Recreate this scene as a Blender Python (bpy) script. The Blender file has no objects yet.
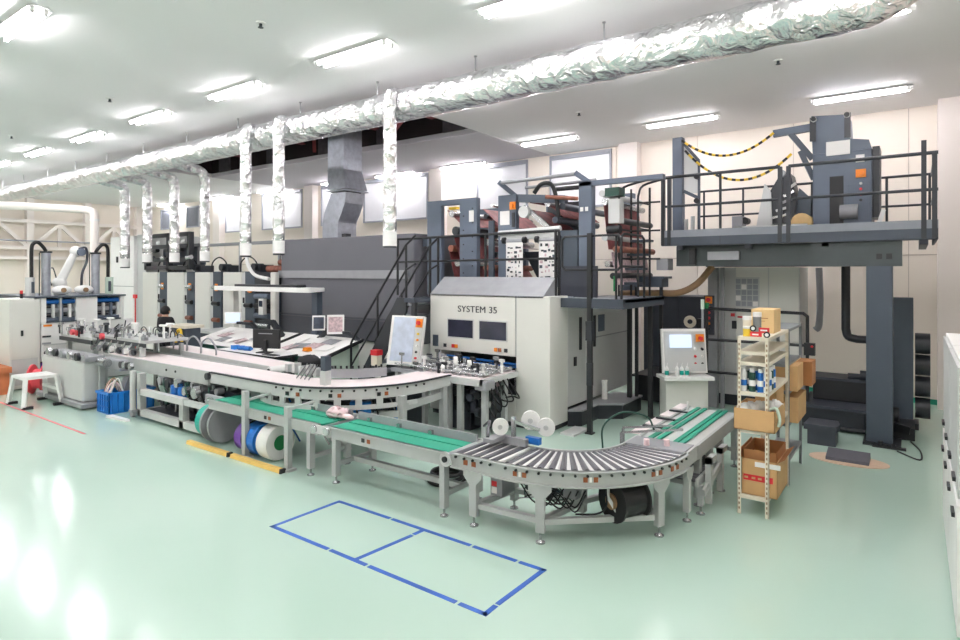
import bpy, bmesh, math, random
from mathutils import Vector, Matrix
random.seed(7)
SC = bpy.context.scene
COL = SC.collection
PI = math.pi
R = math.radians

# ------------------------------------------------------------------ camera, world, exposure
cam_d = bpy.data.cameras.new('camera')
cam_d.sensor_width = 36.0
cam_d.lens = 22.5
cam_d.shift_y = -47.0 / 960.0
cam_d.clip_start = 0.05
cam_d.clip_end = 200
cam = bpy.data.objects.new('camera', cam_d)
COL.objects.link(cam)
cam.location = (0, 0, 2.5)
cam.rotation_euler = (PI / 2, 0, math.atan2(435, 600))
SC.camera = cam
w = bpy.data.worlds.new('world')
SC.world = w
w.use_nodes = True
w.node_tree.nodes['Background'].inputs[0].default_value = (0.9, 0.95, 1.0, 1)
w.node_tree.nodes['Background'].inputs[1].default_value = 0.3
SC.view_settings.view_transform = 'Standard'
SC.view_settings.look = 'None'
SC.view_settings.gamma = 1.0
SC.view_settings.use_curve_mapping = False
SC.view_settings.exposure = 0.85
TUBE_STRENGTH = 46.0

# ------------------------------------------------------------------ materials
MATS = {}
def srgb(c):
    return tuple(((v / 255.0) / 12.92 if v / 255.0 <= 0.04045 else ((v / 255.0 + 0.055) / 1.055) ** 2.4) for v in c)

def mat(name, col, rough=0.5, metal=0.0, var=0.06, scale=6.0, bump=0.0, emit=0.0, coat=0.0, trans=0.0, spec=0.5):
    m = bpy.data.materials.new(name)
    m.use_nodes = True
    nt = m.node_tree
    b = nt.nodes['Principled BSDF']
    c = srgb(col)
    b.inputs['Roughness'].default_value = rough
    b.inputs['Metallic'].default_value = metal
    b.inputs['Specular IOR Level'].default_value = spec
    b.inputs['Coat Weight'].default_value = coat
    if trans:
        b.inputs['Transmission Weight'].default_value = trans
    tc = nt.nodes.new('ShaderNodeTexCoord')
    nz = nt.nodes.new('ShaderNodeTexNoise')
    nz.inputs['Scale'].default_value = scale
    nz.inputs['Detail'].default_value = 3
    nt.links.new(tc.outputs['Object'], nz.inputs['Vector'])
    rp = nt.nodes.new('ShaderNodeValToRGB')
    rp.color_ramp.elements[0].position = 0.3
    rp.color_ramp.elements[1].position = 0.7
    rp.color_ramp.elements[0].color = tuple(v * (1 - var) for v in c) + (1,)
    rp.color_ramp.elements[1].color = tuple(min(1, v * (1 + var)) for v in c) + (1,)
    nt.links.new(nz.outputs['Fac'], rp.inputs['Fac'])
    nt.links.new(rp.outputs['Color'], b.inputs['Base Color'])
    if bump:
        bp = nt.nodes.new('ShaderNodeBump')
        bp.inputs['Strength'].default_value = bump
        bp.inputs['Distance'].default_value = 0.02
        nt.links.new(nz.outputs['Fac'], bp.inputs['Height'])
        nt.links.new(bp.outputs['Normal'], b.inputs['Normal'])
    if emit:
        b.inputs['Emission Color'].default_value = c + (1,)
        b.inputs['Emission Strength'].default_value = emit
    MATS[name] = m
    return m

mat('ceiling', (241, 239, 240), 0.85, var=0.012, scale=0.5)
mat('ceiling_shaded', (206, 200, 208), 0.85, var=0.012, scale=0.5)  # ceiling paint darkened to stand for the dimmer light behind the slot
mat('wall', (240, 231, 220), 0.75, var=0.02, scale=0.8)
mat('wall_joint', (196, 184, 176), 0.8)
mat('column', (243, 235, 230), 0.6, var=0.012, scale=0.8)
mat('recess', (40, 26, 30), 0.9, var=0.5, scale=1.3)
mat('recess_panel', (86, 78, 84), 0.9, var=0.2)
mat('red_steel', (120, 34, 40), 0.6, var=0.15)
mat('blind', (240, 241, 245), 0.5, var=0.01)
mat('dark_glass', (120, 125, 135), 0.2)
mat('frame_grey', (158, 162, 172), 0.4)
mat('white', (236, 236, 234), 0.4, var=0.015)
mat('offwhite', (222, 222, 216), 0.38, var=0.015, scale=2)
mat('lightgrey', (200, 202, 201), 0.4, var=0.03, scale=3)
mat('convgrey', (178, 181, 180), 0.38, var=0.05, scale=5)
mat('midgrey', (148, 150, 154), 0.45, var=0.05)
mat('dryer', (98, 99, 106), 0.5, var=0.03, scale=1.2)
mat('dryer_dark', (74, 76, 83), 0.5, var=0.03, scale=1.2)
mat('slate', (92, 103, 119), 0.45, var=0.05, scale=3)
mat('slate_dark', (66, 76, 88), 0.45, var=0.06, scale=3)
mat('deck_edge', (60, 68, 79), 0.5, var=0.05)
mat('deck_top', (128, 133, 141), 0.5, var=0.05)
mat('black', (26, 28, 32), 0.45, var=0.15)
mat('black_metal', (40, 44, 50), 0.4, var=0.1)
mat('beam_dark', (60, 68, 70), 0.5, var=0.05)
mat('dark_cabinet', (56, 60, 70), 0.5, var=0.04)
mat('rubber', (20, 20, 22), 0.6, var=0.2)
mat('roller', (92, 92, 98), 0.35, var=0.06)
mat('steel', (188, 190, 192), 0.25, metal=0.85, var=0.06)
mat('steel_pale', (206, 208, 208), 0.35, metal=0.35, var=0.05)
mat('galv', (168, 172, 182), 0.38, metal=0.55, var=0.12, scale=9)
mat('belt_white', (240, 228, 228), 0.45, var=0.03)
mat('belt_green', (36, 150, 122), 0.5, var=0.06)
mat('teal', (20, 165, 150), 0.45)
mat('blue', (24, 104, 186), 0.4, var=0.08)
mat('blue_bright', (36, 128, 214), 0.4)
mat('purple', (98, 50, 148), 0.35)
mat('green', (22, 128, 70), 0.4)
mat('dark_green', (24, 70, 58), 0.4)
mat('red', (214, 44, 52), 0.4)
mat('pink_red', (228, 82, 92), 0.5)
mat('orange', (240, 140, 32), 0.4)
mat('sticker_orange', (150, 82, 44), 0.5)
mat('yellow', (236, 198, 58), 0.5)
mat('yellow_bar', (238, 198, 112), 0.5)
mat('cardboard', (204, 164, 114), 0.8, var=0.06, scale=4)
mat('cardboard_dark', (168, 116, 72), 0.85, var=0.08, scale=4)
mat('cardboard_pale', (222, 190, 138), 0.8, var=0.05)
mat('cream_metal', (230, 222, 204), 0.4, var=0.02)
mat('shelf_grey', (128, 134, 136), 0.45)
mat('paper', (244, 242, 240), 0.7, var=0.01)
mat('paper_print', (202, 178, 182), 0.7, var=0.35, scale=22)
mat('web_red', (134, 72, 72), 0.6, var=0.45, scale=5)
mat('screen', (196, 206, 224), 0.2, var=0.1, scale=8)
mat('screen_dark', (64, 72, 88), 0.15, var=0.3, scale=10)
mat('glass_dark', (48, 50, 66), 0.08, var=0.3, scale=3)
mat('glass', (232, 238, 240), 0.05, trans=0.9)
mat('console_green', (196, 214, 200), 0.5, var=0.03)
mat('tape_blue', (44, 92, 176), 0.5, var=0.08)
mat('tape_red', (216, 108, 116), 0.5)
mat('pinkish', (242, 214, 218), 0.5)
mat('wood', (188, 112, 70), 0.6, var=0.12)
mat('mat_tan', (208, 182, 158), 0.8)
mat('mat_grey', (84, 84, 92), 0.7, bump=0.2, scale=60)
mat('skin', (205, 160, 135), 0.5)
mat('hair', (18, 16, 18), 0.55)
mat('cloth_black', (24, 24, 28), 0.8, var=0.15)
mat('rust', (142, 88, 70), 0.6, var=0.3, scale=10)
mat('brown', (150, 120, 88), 0.7)
mat('chain_black', (30, 30, 30), 0.5)

def emission(name, col, strength):
    m = bpy.data.materials.new(name)
    m.use_nodes = True
    nt = m.node_tree
    nt.nodes.clear()
    e = nt.nodes.new('ShaderNodeEmission')
    e.inputs[0].default_value = col + (1,)
    e.inputs[1].default_value = strength
    o = nt.nodes.new('ShaderNodeOutputMaterial')
    nt.links.new(e.outputs[0], o.inputs[0])
    MATS[name] = m
emission('tube', (1.0, 0.955, 0.985), TUBE_STRENGTH)
emission('screen_lit', (0.62, 0.74, 0.95), 0.8)

def floor_mat():
    m = bpy.data.materials.new('epoxy_floor')
    m.use_nodes = True
    nt = m.node_tree
    b = nt.nodes['Principled BSDF']
    tc = nt.nodes.new('ShaderNodeTexCoord')
    n1 = nt.nodes.new('ShaderNodeTexNoise'); n1.inputs['Scale'].default_value = 0.35; n1.inputs['Detail'].default_value = 5
    n2 = nt.nodes.new('ShaderNodeTexNoise'); n2.inputs['Scale'].default_value = 14; n2.inputs['Detail'].default_value = 4
    for n in (n1, n2):
        nt.links.new(tc.outputs['Object'], n.inputs['Vector'])
    rp = nt.nodes.new('ShaderNodeValToRGB')
    rp.color_ramp.elements[0].position = 0.3; rp.color_ramp.elements[1].position = 0.72
    rp.color_ramp.elements[0].color = srgb((184, 212, 197)) + (1,)
    rp.color_ramp.elements[1].color = srgb((192, 217, 204)) + (1,)
    nt.links.new(n1.outputs['Fac'], rp.inputs['Fac'])
    nt.links.new(rp.outputs['Color'], b.inputs['Base Color'])
    mr = nt.nodes.new('ShaderNodeMapRange')
    mr.inputs['To Min'].default_value = 0.1; mr.inputs['To Max'].default_value = 0.2
    nt.links.new(n2.outputs['Fac'], mr.inputs['Value'])
    nt.links.new(mr.outputs['Result'], b.inputs['Roughness'])
    bp = nt.nodes.new('ShaderNodeBump'); bp.inputs['Strength'].default_value = 0.03; bp.inputs['Distance'].default_value = 0.01
    nt.links.new(n1.outputs['Fac'], bp.inputs['Height'])
    nt.links.new(bp.outputs['Normal'], b.inputs['Normal'])
    b.inputs['Specular IOR Level'].default_value = 1.0
    MATS['floor'] = m
floor_mat()

def foil_mat():
    m = bpy.data.materials.new('foil')
    m.use_nodes = True
    nt = m.node_tree
    b = nt.nodes['Principled BSDF']
    b.inputs['Metallic'].default_value = 1.0
    b.inputs['Roughness'].default_value = 0.2
    b.inputs['Base Color'].default_value = srgb((236, 236, 238)) + (1,)
    tc = nt.nodes.new('ShaderNodeTexCoord')
    v = nt.nodes.new('ShaderNodeTexVoronoi'); v.inputs['Scale'].default_value = 4.5
    n = nt.nodes.new('ShaderNodeTexNoise'); n.inputs['Scale'].default_value = 6; n.inputs['Detail'].default_value = 4; n.inputs['Distortion'].default_value = 1.5
    nt.links.new(tc.outputs['Object'], n.inputs['Vector'])
    nt.links.new(tc.outputs['Object'], v.inputs['Vector'])
    mx = nt.nodes.new('ShaderNodeMath'); mx.operation = 'ADD'
    nt.links.new(v.outputs['Distance'], mx.inputs[0]); nt.links.new(n.outputs['Fac'], mx.inputs[1])
    bp = nt.nodes.new('ShaderNodeBump'); bp.inputs['Strength'].default_value = 0.85; bp.inputs['Distance'].default_value = 0.07
    nt.links.new(mx.outputs[0], bp.inputs['Height'])
    nt.links.new(bp.outputs['Normal'], b.inputs['Normal'])
    MATS['foil'] = m
foil_mat()

# ------------------------------------------------------------------ mesh builder
class B:
    def __init__(s):
        s.v = []; s.f = []; s.sm = []
    def add(s, vs, fs, smooth=False):
        o = len(s.v)
        s.v += [tuple(p) for p in vs]
        for f in fs:
            s.f.append(tuple(i + o for i in f)); s.sm.append(smooth)
        return s
    def box(s, x0, x1, y0, y1, z0, z1):
        if x0 > x1: x0, x1 = x1, x0
        if y0 > y1: y0, y1 = y1, y0
        if z0 > z1: z0, z1 = z1, z0
        v = [(x0,y0,z0),(x1,y0,z0),(x1,y1,z0),(x0,y1,z0),(x0,y0,z1),(x1,y0,z1),(x1,y1,z1),(x0,y1,z1)]
        return s.add(v, [(0,3,2,1),(4,5,6,7),(0,1,5,4),(1,2,6,5),(2,3,7,6),(3,0,4,7)])
    def obox(s, c, size, mtx):
        hx, hy, hz = size[0]/2, size[1]/2, size[2]/2
        v = []
        for z in (-hz, hz):
            for x, y in ((-hx,-hy),(hx,-hy),(hx,hy),(-hx,hy)):
                v.append(Vector(c) + mtx @ Vector((x,y,z)))
        return s.add(v, [(0,3,2,1),(4,5,6,7),(0,1,5,4),(1,2,6,5),(2,3,7,6),(3,0,4,7)])
    def rbox(s, c, size, rz=0, rx=0, ry=0):
        m = Matrix.Rotation(rz,3,'Z') @ Matrix.Rotation(ry,3,'Y') @ Matrix.Rotation(rx,3,'X')
        return s.obox(c, size, m)
    def beam(s, p0, p1, w, h):
        p0 = Vector(p0); p1 = Vector(p1); d = p1 - p0
        L = d.length; x = d / L
        up = Vector((0,0,1)) if abs(x.z) < 0.98 else Vector((0,1,0))
        y = up.cross(x).normalized(); z = x.cross(y)
        m = Matrix((x, y, z)).transposed()
        return s.obox((p0+p1)/2, (L, w, h), m)
    def cyl(s, p0, p1, r, n=14, r2=None, caps=True):
        p0 = Vector(p0); p1 = Vector(p1); d = (p1-p0).normalized()
        a = d.orthogonal().normalized(); b = d.cross(a)
        r2 = r if r2 is None else r2
        v = []
        for p, q in ((p0, r), (p1, r2)):
            for i in range(n):
                t = 2*PI*i/n
                v.append(p + a*math.cos(t)*q + b*math.sin(t)*q)
        s.add(v, [(i, (i+1)%n, n+(i+1)%n, n+i) for i in range(n)], True)
        if caps:
            s.add(v[:n], [tuple(range(n-1,-1,-1))]); s.add(v[n:], [tuple(range(n))])
        return s
    def tube(s, path, r, n=8, caps=True, rad=None):
        P = [Vector(p) for p in path]
        rings = []
        t0 = (P[1]-P[0]).normalized(); a = t0.orthogonal().normalized()
        for i, p in enumerate(P):
            if i == 0: t = (P[1]-P[0]).normalized()
            elif i == len(P)-1: t = (P[-1]-P[-2]).normalized()
            else: t = ((P[i+1]-P[i]).normalized() + (P[i]-P[i-1]).normalized()).normalized()
            a = (a - t*a.dot(t)).normalized(); b = t.cross(a)
            rr = rad[i] if rad else r
            rings.append([p + a*math.cos(2*PI*k/n)*rr + b*math.sin(2*PI*k/n)*rr for k in range(n)])
        v = [q for ring in rings for q in ring]
        f = []
        for i in range(len(P)-1):
            for k in range(n):
                f.append((i*n+k, i*n+(k+1)%n, (i+1)*n+(k+1)%n, (i+1)*n+k))
        s.add(v, f, True)
        if caps:
            s.add(rings[0], [tuple(range(n-1,-1,-1))]); s.add(rings[-1], [tuple(range(n))])
        return s
    def prism(s, pts, axis, a0, a1):
        n = len(pts)
        def mk(p, a):
            if axis == 'X': return (a, p[0], p[1])
            if axis == 'Y': return (p[0], a, p[1])
            return (p[0], p[1], a)
        v = [mk(p, a0) for p in pts] + [mk(p, a1) for p in pts]
        f = [tuple(range(n-1,-1,-1)), tuple(range(n,2*n))] + [(i,(i+1)%n,n+(i+1)%n,n+i) for i in range(n)]
        return s.add(v, f)
    def arc(s, c, r0, r1, a0, a1, z0, z1, n=24):
        v = []; f = []
        for i in range(n+1):
            a = a0 + (a1-a0)*i/n
            ca, sa = math.cos(a), math.sin(a)
            v += [(c[0]+r0*ca, c[1]+r0*sa, z0), (c[0]+r1*ca, c[1]+r1*sa, z0), (c[0]+r1*ca, c[1]+r1*sa, z1), (c[0]+r0*ca, c[1]+r0*sa, z1)]
        for i in range(n):
            for k in range(4):
                f.append((i*4+k, i*4+(k+1)%4, (i+1)*4+(k+1)%4, (i+1)*4+k))
        f += [(3,2,1,0), (n*4, n*4+1, n*4+2, n*4+3)]
        return s.add(v, f)
    def lathe(s, prof, o, axis, n=24):
        d = Vector(axis).normalized(); a = d.orthogonal().normalized(); b = d.cross(a); o = Vector(o)
        v = []; f = []
        for r, h in prof:
            for k in range(n):
                t = 2*PI*k/n
                v.append(o + d*h + a*math.cos(t)*r + b*math.sin(t)*r)
        for i in range(len(prof)-1):
            for k in range(n):
                f.append((i*n+k, i*n+(k+1)%n, (i+1)*n+(k+1)%n, (i+1)*n+k))
        s.add(v, f, False)
        return s
    def sph(s, c, r, n=12, m=8, sz=(1,1,1)):
        v = []; f = []
        for i in range(m+1):
            t = PI*i/m
            for k in range(n):
                p = 2*PI*k/n
                v.append((c[0]+r*sz[0]*math.sin(t)*math.cos(p), c[1]+r*sz[1]*math.sin(t)*math.sin(p), c[2]+r*sz[2]*math.cos(t)))
        for i in range(m):
            for k in range(n):
                f.append((i*n+k, (i+1)*n+k, (i+1)*n+(k+1)%n, i*n+(k+1)%n))
        return s.add(v, f, True)

def root_of(p):
    while p.parent: p = p.parent
    return p

def mesh_of(b, name, m, off=(0,0,0)):
    me = bpy.data.meshes.new(name)
    ox, oy, oz = off
    me.from_pydata([(x-ox, y-oy, z-oz) for x, y, z in b.v], [], b.f)
    me.polygons.foreach_set('use_smooth', b.sm)
    bm = bmesh.new(); bm.from_mesh(me)
    bmesh.ops.remove_doubles(bm, verts=bm.verts, dist=1e-6) if False else None
    bmesh.ops.recalc_face_normals(bm, faces=bm.faces)
    bm.to_mesh(me); bm.free()
    me.materials.append(MATS[m])
    return me

def obj(name, b, m, parent=None, bev=0.0, label=None):
    if parent is not None:
        off = tuple(root_of(parent).location)
    else:   # origin at the base centre of a thing that is one mesh
        xs = [p[0] for p in b.v]; ys = [p[1] for p in b.v]; zs = [p[2] for p in b.v]
        off = ((min(xs)+max(xs))/2, (min(ys)+max(ys))/2, min(zs))
    me = mesh_of(b, name, m, off)
    o = bpy.data.objects.new(name, me)
    COL.objects.link(o)
    if parent is not None: o.parent = parent
    else: o.location = off
    if bev:
        md = o.modifiers.new('bevel', 'BEVEL'); md.width = bev; md.segments = 2; md.limit_method = 'ANGLE'
    if label: o['label'] = label
    return o

def inst(name, me, parent, loc, rz=0.0):
    o = bpy.data.objects.new(name, me)
    COL.objects.link(o)
    o.parent = parent
    r = root_of(parent).location
    o.location = (loc[0]-r[0], loc[1]-r[1], loc[2]-r[2])
    o.rotation_euler = (0, 0, rz)
    return o

def thing(name, label, cat, loc, group=None, rz=0.0):
    o = bpy.data.objects.new(name, None)
    o.empty_display_size = 0.2
    COL.objects.link(o)
    o.location = loc
    o.rotation_euler = (0, 0, rz)
    o['label'] = label; o['category'] = cat
    if group: o['group'] = group
    return o

def tag(o, label, cat, group=None):
    o['label'] = label; o['category'] = cat
    if group: o['group'] = group
    return o

def struct(name, b, m, parent=None, label=None, bev=0):
    o = obj(name, b, m, parent, bev)
    if parent is None:
        o['kind'] = 'structure'
    if label: o['label'] = label
    return o

def copy_tree(o, parent=None):
    c = o.copy(); COL.objects.link(c)
    if parent is not None: c.parent = parent
    for ch in list(o.children): copy_tree(ch, c)
    return c

def bend(pts, k=8):
    """smooth curve through points (Catmull-Rom)"""
    P = [Vector(p) for p in pts]
    P = [P[0]*2-P[1]] + P + [P[-1]*2-P[-2]]
    out = []
    for i in range(1, len(P)-2):
        for j in range(k):
            t = j/k
            a, b, c, d = P[i-1], P[i], P[i+1], P[i+2]
            out.append(0.5*((2*b)+(c-a)*t+(2*a-5*b+4*c-d)*t*t+(3*b-a-3*c+d)*t*t*t))
    out.append(P[-2])
    return out

ORD = ['first','second','third','fourth','fifth','sixth','seventh','eighth','ninth','tenth','eleventh','twelfth']

# ================================================================== THE ROOM
XL, XR, YF, YB, ZC = -30.7, 1.9, -5.0, 14.28, 5.69
floor = struct('floor', B().box(XL-.2, XR+.2, YF-.2, YB+.2, -.2, 0), 'floor', label='glossy mint green epoxy floor')
HX0, HX1, HY0, HY1 = -19.0, -7.98, 9.3, 10.96
cb = B()
cb.box(XL-.2, XR+.2, YF-.2, HY0, ZC, ZC+.12)
cb.box(XL-.2, HX0, HY0, YB+.2, ZC, ZC+.12)
cb.box(HX1, XR+.2, HY0, YB+.2, ZC, ZC+.12)
ceiling = struct('ceiling', cb, 'ceiling', label='flat pale ceiling with a long open slot')
obj('ceiling_panel', B().box(HX0, HX1, HY1, YB+.2, ZC-.005, ZC+.12), 'ceiling_shaded', ceiling, label='ceiling strip behind the open slot with its shade painted in')
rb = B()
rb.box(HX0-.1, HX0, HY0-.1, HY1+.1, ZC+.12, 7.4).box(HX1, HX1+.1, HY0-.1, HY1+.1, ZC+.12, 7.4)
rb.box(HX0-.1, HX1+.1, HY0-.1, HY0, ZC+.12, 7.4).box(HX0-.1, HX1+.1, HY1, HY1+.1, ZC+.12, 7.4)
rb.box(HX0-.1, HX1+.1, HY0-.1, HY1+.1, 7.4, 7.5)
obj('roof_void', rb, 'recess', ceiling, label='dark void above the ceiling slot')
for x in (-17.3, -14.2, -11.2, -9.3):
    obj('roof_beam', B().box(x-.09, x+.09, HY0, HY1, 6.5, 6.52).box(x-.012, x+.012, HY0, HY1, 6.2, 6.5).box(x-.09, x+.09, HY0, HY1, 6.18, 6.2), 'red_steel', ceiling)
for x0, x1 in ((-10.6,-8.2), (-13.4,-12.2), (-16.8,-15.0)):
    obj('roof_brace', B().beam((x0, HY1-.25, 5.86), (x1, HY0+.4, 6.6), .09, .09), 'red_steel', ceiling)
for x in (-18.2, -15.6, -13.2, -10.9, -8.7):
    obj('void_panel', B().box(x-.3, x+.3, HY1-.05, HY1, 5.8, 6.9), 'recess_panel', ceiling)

# back wall: cream panels with open joints in front of a darker backing
wall_back = struct('wall_back', B().box(XL-.2, XR+.2, YB+.03, YB+.2, 0, ZC), 'wall_joint', label='cream panelled back wall')
pw = 2.0
pm = mesh_of(B().box(.006, pw-.006, 0, .03, .006, 2.84), 'wall_panel', 'wall')
n = 0
x = XR - pw
while x > XL - pw:
    for z in (0, 2.85):
        o = bpy.data.objects.new('wall_panel', pm); COL.objects.link(o); o.parent = wall_back
        o.location = (x - wall_back.location[0], YB - wall_back.location[1], z)
    x -= pw
for i, x in enumerate((-5.7, -11.84, -17.9, -24.0)):
    c = struct('trim_%d' % (i+1), B().box(x-.24, x+.24, YB-.26, YB, 0, ZC), 'column', label='pale square column on the back wall')
struct('trim_5', B().box(.34, 1.0, YB-.45, YB, 0, ZC), 'column', label='wide white column at the right end of the back wall')
# windows with drawn white blinds
wn = 0
for x0, x1 in ((-7.95,-6.27), (-10.4,-8.75), (-15.2,-12.4), (-17.4,-16.0), (-21.0,-18.6), (-23.6,-22.0), (-26.75,-25.8), (-29.1,-28.3)):
    wn += 1
    far = x0 < -25
    z0 = 4.6 if far else 4.25
    z1 = 5.45 if far else 5.6
    wd = struct('window_%d' % wn, B().box(x0, x1, YB-.015, YB, z0, z1), 'dark_glass' if far else 'blind', label='high window with dark glass' if far else 'high window covered by a white blind')
    fb = B().box(x0-.05, x0, YB-.05, YB, z0-.05, z1+.05).box(x1, x1+.05, YB-.05, YB, z0-.05, z1+.05)
    fb.box(x0, x1, YB-.05, YB, z0-.05, z0).box(x0, x1, YB-.05, YB, z1, z1+.05)
    obj('window_frame', fb, 'frame_grey', wd)
    if not far:
        obj('blind_rail', B().box(x0, x1, YB-.09, YB-.02, z1-.07, z1), 'frame_grey', wd)
struct('baseboard_back', B().box(XL, XR, YB-.02, YB, 0, .1), 'belt_green', label='green painted base of the back wall')

# left wall with its steel bracing
wall_left = struct('wall_left', B().box(XL-.2, XL, YF-.2, YB+.2, 0, ZC), 'wall', label='cream left end wall')
tx = XL + .25
def girder(z0, z1, name_i):
    b = B().box(tx-.1, tx+.1, YF, YB, z1-.12, z1).box(tx-.1, tx+.1, YF, YB, z1-.01, z1+.02)
    return struct('trim_%d' % name_i, b, 'column', label='pale steel chord of the wall bracing')
girder(4.5, 4.75, 6); girder(3.4, 3.62, 7); girder(3.0, 3.2, 8)
k = 8
y = 1.7
while y < 14:
    k += 1
    b = B().beam((tx, y-1.05, 3.6), (tx, y, 4.62), .1, .14).beam((tx, y+1.05, 3.6), (tx, y, 4.62), .1, .14).box(tx-.06, tx+.06, y-.06, y+.06, 3.6, 4.62)
    b.beam((tx, y-1.05, 3.6), (tx, y-1.05, 3.1), .1, .12)
    struct('trim_%d' % k, b, 'column', label='pale steel brace on the left wall')
    k += 1
    struct('trim_%d' % k, B().box(XL, XL+.3, y+1.0, y+1.25, 0, ZC), 'column', label='pale steel stanchion on the left wall')
    y += 2.2
obj('conduit', B().cyl((tx+.15, YF, 3.86), (tx+.15, YB, 3.86), .03, 8), 'frame_grey', wall_left)
struct('wall_right', B().box(XR, XR+.2, YF-.2, YB+.2, 0, ZC), 'wall', label='cream right wall')
struct('wall_front', B().box(XL-.2, XR+.2, YF-.2, YF, 0, ZC), 'wall', label='cream wall behind the viewer')

# ------------------------------------------------------------------ ceiling lights
def make_light(loc, label, group, L=1.42, twin=True):
    x, y, z = loc
    t = thing('ceiling_light', label, 'ceiling light', loc, group)
    prof = [(y-.07, z), (y-.13, z-.039), (y-.12, z-.039), (y-.065, z-.012), (y+.065, z-.012), (y+.12, z-.039), (y+.13, z-.039), (y+.07, z)]
    obj('housing', B().prism(prof, 'X', x-L/2-.05, x+L/2+.05), 'white', t)
    for s in ((-1, 1) if twin else (0,)):
        yy = y + s*.07
        obj('tube', B().cyl((x-L/2+.05, yy, z-.058), (x+L/2-.05, yy, z-.058), .02, 10), 'tube', t)
        for q in (-1, 1):
            obj('lamp_holder', B().box(x+q*(L/2-.02)-.02, x+q*(L/2-.02)+.02, yy-.02, yy+.02, z-.085, z-.01), 'white', t)
    return t
xsA = [-3.55 - 3.0*i for i in range(9)] + [-.55]
for i, x in enumerate(sorted(xsA, reverse=True)):
    make_light((x, 5.92, ZC), '%s twin-tube light from the right in the ceiling row in front of the foil duct' % ORD[i], 'ceiling lights in front of the duct')
for i, x in enumerate([-.2 - 3.0*j for j in range(9)]):
    make_light((x, 2.72, ZC), '%s twin-tube light from the right in the ceiling row nearest the viewer' % ORD[i], 'ceiling lights nearest the viewer')
for i, x in enumerate([-.4 - 3.0*j for j in range(9)]):
    make_light((x, -1.2, ZC), '%s twin-tube light from the right in the ceiling row behind the viewer' % ORD[i], 'ceiling lights behind the viewer')
for i, x in enumerate((-.8, -3.95, -7.1)):
    make_light((x, 12.55, ZC), '%s long ceiling light from the right above the catwalk' % ORD[i], 'ceiling lights above the catwalk', 1.45)
for i, x in enumerate((-10.75, -13.5, -16.2, -20.0, -23.5, -27.9)):
    make_light((x, 13.95, ZC-.005 if x > HX0 else ZC), '%s light from the right in the row along the top of the back wall' % ORD[i], 'ceiling lights along the back wall', 1.6)
for i, x in enumerate([-.75, -3.6, -6.5, -24.9, -28.0]):
    make_light((x, 8.75, ZC), '%s twin-tube light from the right in the row half hidden above the foil duct' % ORD[i], 'ceiling lights behind the duct')

def sprinkler(x, y, label):
    t = thing('sprinkler_head', label, 'sprinkler', (x, y, ZC), 'sprinkler heads in the ceiling')
    obj('rosette', B().cyl((x, y, ZC), (x, y, ZC-.015), .06, 14), 'white', t)
    obj('nozzle', B().cyl((x, y, ZC-.015), (x, y, ZC-.06), .02, 10).cyl((x, y, ZC-.06), (x, y, ZC-.065), .035, 10), 'black_metal', t)
sprinkler(-6.75, 4.55, 'small dark sprinkler head in the ceiling, nearest the viewer')
sprinkler(-11.9, 4.9, 'small dark sprinkler head in the ceiling between two rows of lights')
sprinkler(-17.0, 4.9, 'small dark sprinkler head in the ceiling at the far left')
sprinkler(-1.66, 9.9, 'small dark sprinkler head in the ceiling above the catwalk')
sprinkler(-5.4, 10.8, 'small dark sprinkler head in the ceiling left of the catwalk')

# ================================================================== FOIL DUCT AND DROPS
DY, DZ, DR = 7.1, 5.2, .25
def foil_tube(b, path, r, n=20, amp=.02, seed=1):
    rnd = random.Random(seed)
    P = [Vector(p) for p in path]
    start = len(b.v)
    b.tube(P, r, n, rad=[r*(1+rnd.uniform(-amp, amp)) for _ in P])
    for i in range(start, len(b.v)):
        x, y, z = b.v[i]
        b.v[i] = (x+rnd.uniform(-1,1)*r*amp, y+rnd.uniform(-1,1)*r*amp, z+rnd.uniform(-1,1)*r*amp)
duct = thing('main_air_duct', 'long round air duct wrapped in crinkled silver foil under the ceiling', 'air duct', (-12, DY, DZ-DR))
db = B()
foil_tube(db, [(-30.6+.16*i, DY, DZ) for i in range(189)] + [(-.5+.62*math.sin(a*PI/24), DY, DZ+.62-.62*math.cos(a*PI/24)) for a in range(1, 10)], DR, 22, .035, 3)
obj('duct_body', db, 'foil', duct)
for x in [-3.2-2.03*i for i in range(13)] + [-1.2]:
    obj('hanger_rod', B().cyl((x, DY, DZ), (x, DY, ZC), .012, 6).cyl((x, DY, ZC-.012), (x, DY, ZC), .025, 8), 'steel', duct)

def drop(x, dx, yout, zb, r, label, front):
    """a branch leaves the main duct and hangs down; front ones tee from the near side"""
    t = thing('branch_duct', label, 'air duct', (x+dx, yout, zb), 'silver branch ducts hanging from the main duct')
    b = B()
    if front:
        pts = [(x, DY, DZ+.1), (x, yout+.05, DZ+.12), (x, yout, DZ-.02)]
        pts = bend(pts, 5) + [Vector((x, yout, DZ-.1 - (DZ-.1-zb-.25)*i/16)) for i in range(1, 17)]
    else:
        pts = bend([(x, DY+.05, DZ-.15), (x, DY+.3, DZ-.2), (x, yout-.22, DZ-.22), (x, yout-.05, DZ-.3), (x, yout, DZ-.48)], 5)
        pts = pts + [Vector((x, yout, DZ-.55 - (DZ-.55-zb-.25)*i/14)) for i in range(1, 15)]
    foil_tube(b, pts, r, 16, .025, int(abs(x)*10))
    obj('duct_body', b, 'foil', t)
    obj('end_sleeve', B().cyl((x, yout, zb+.26), (x, yout, zb+.03), r*1.04, 18), 'white', t)
    obj('outlet_rim', B().cyl((x, yout, zb+.03), (x, yout, zb), r*1.0, 18), 'black_metal', t)
drop(-6.66, 0, 6.78, 2.89, .105, 'thick silver branch duct hanging in front of the dark grey dryer', True)
drop(-9.5, 0, 6.78, 2.83, .105, 'silver branch duct left of the grey sheet-metal duct', True)
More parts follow.
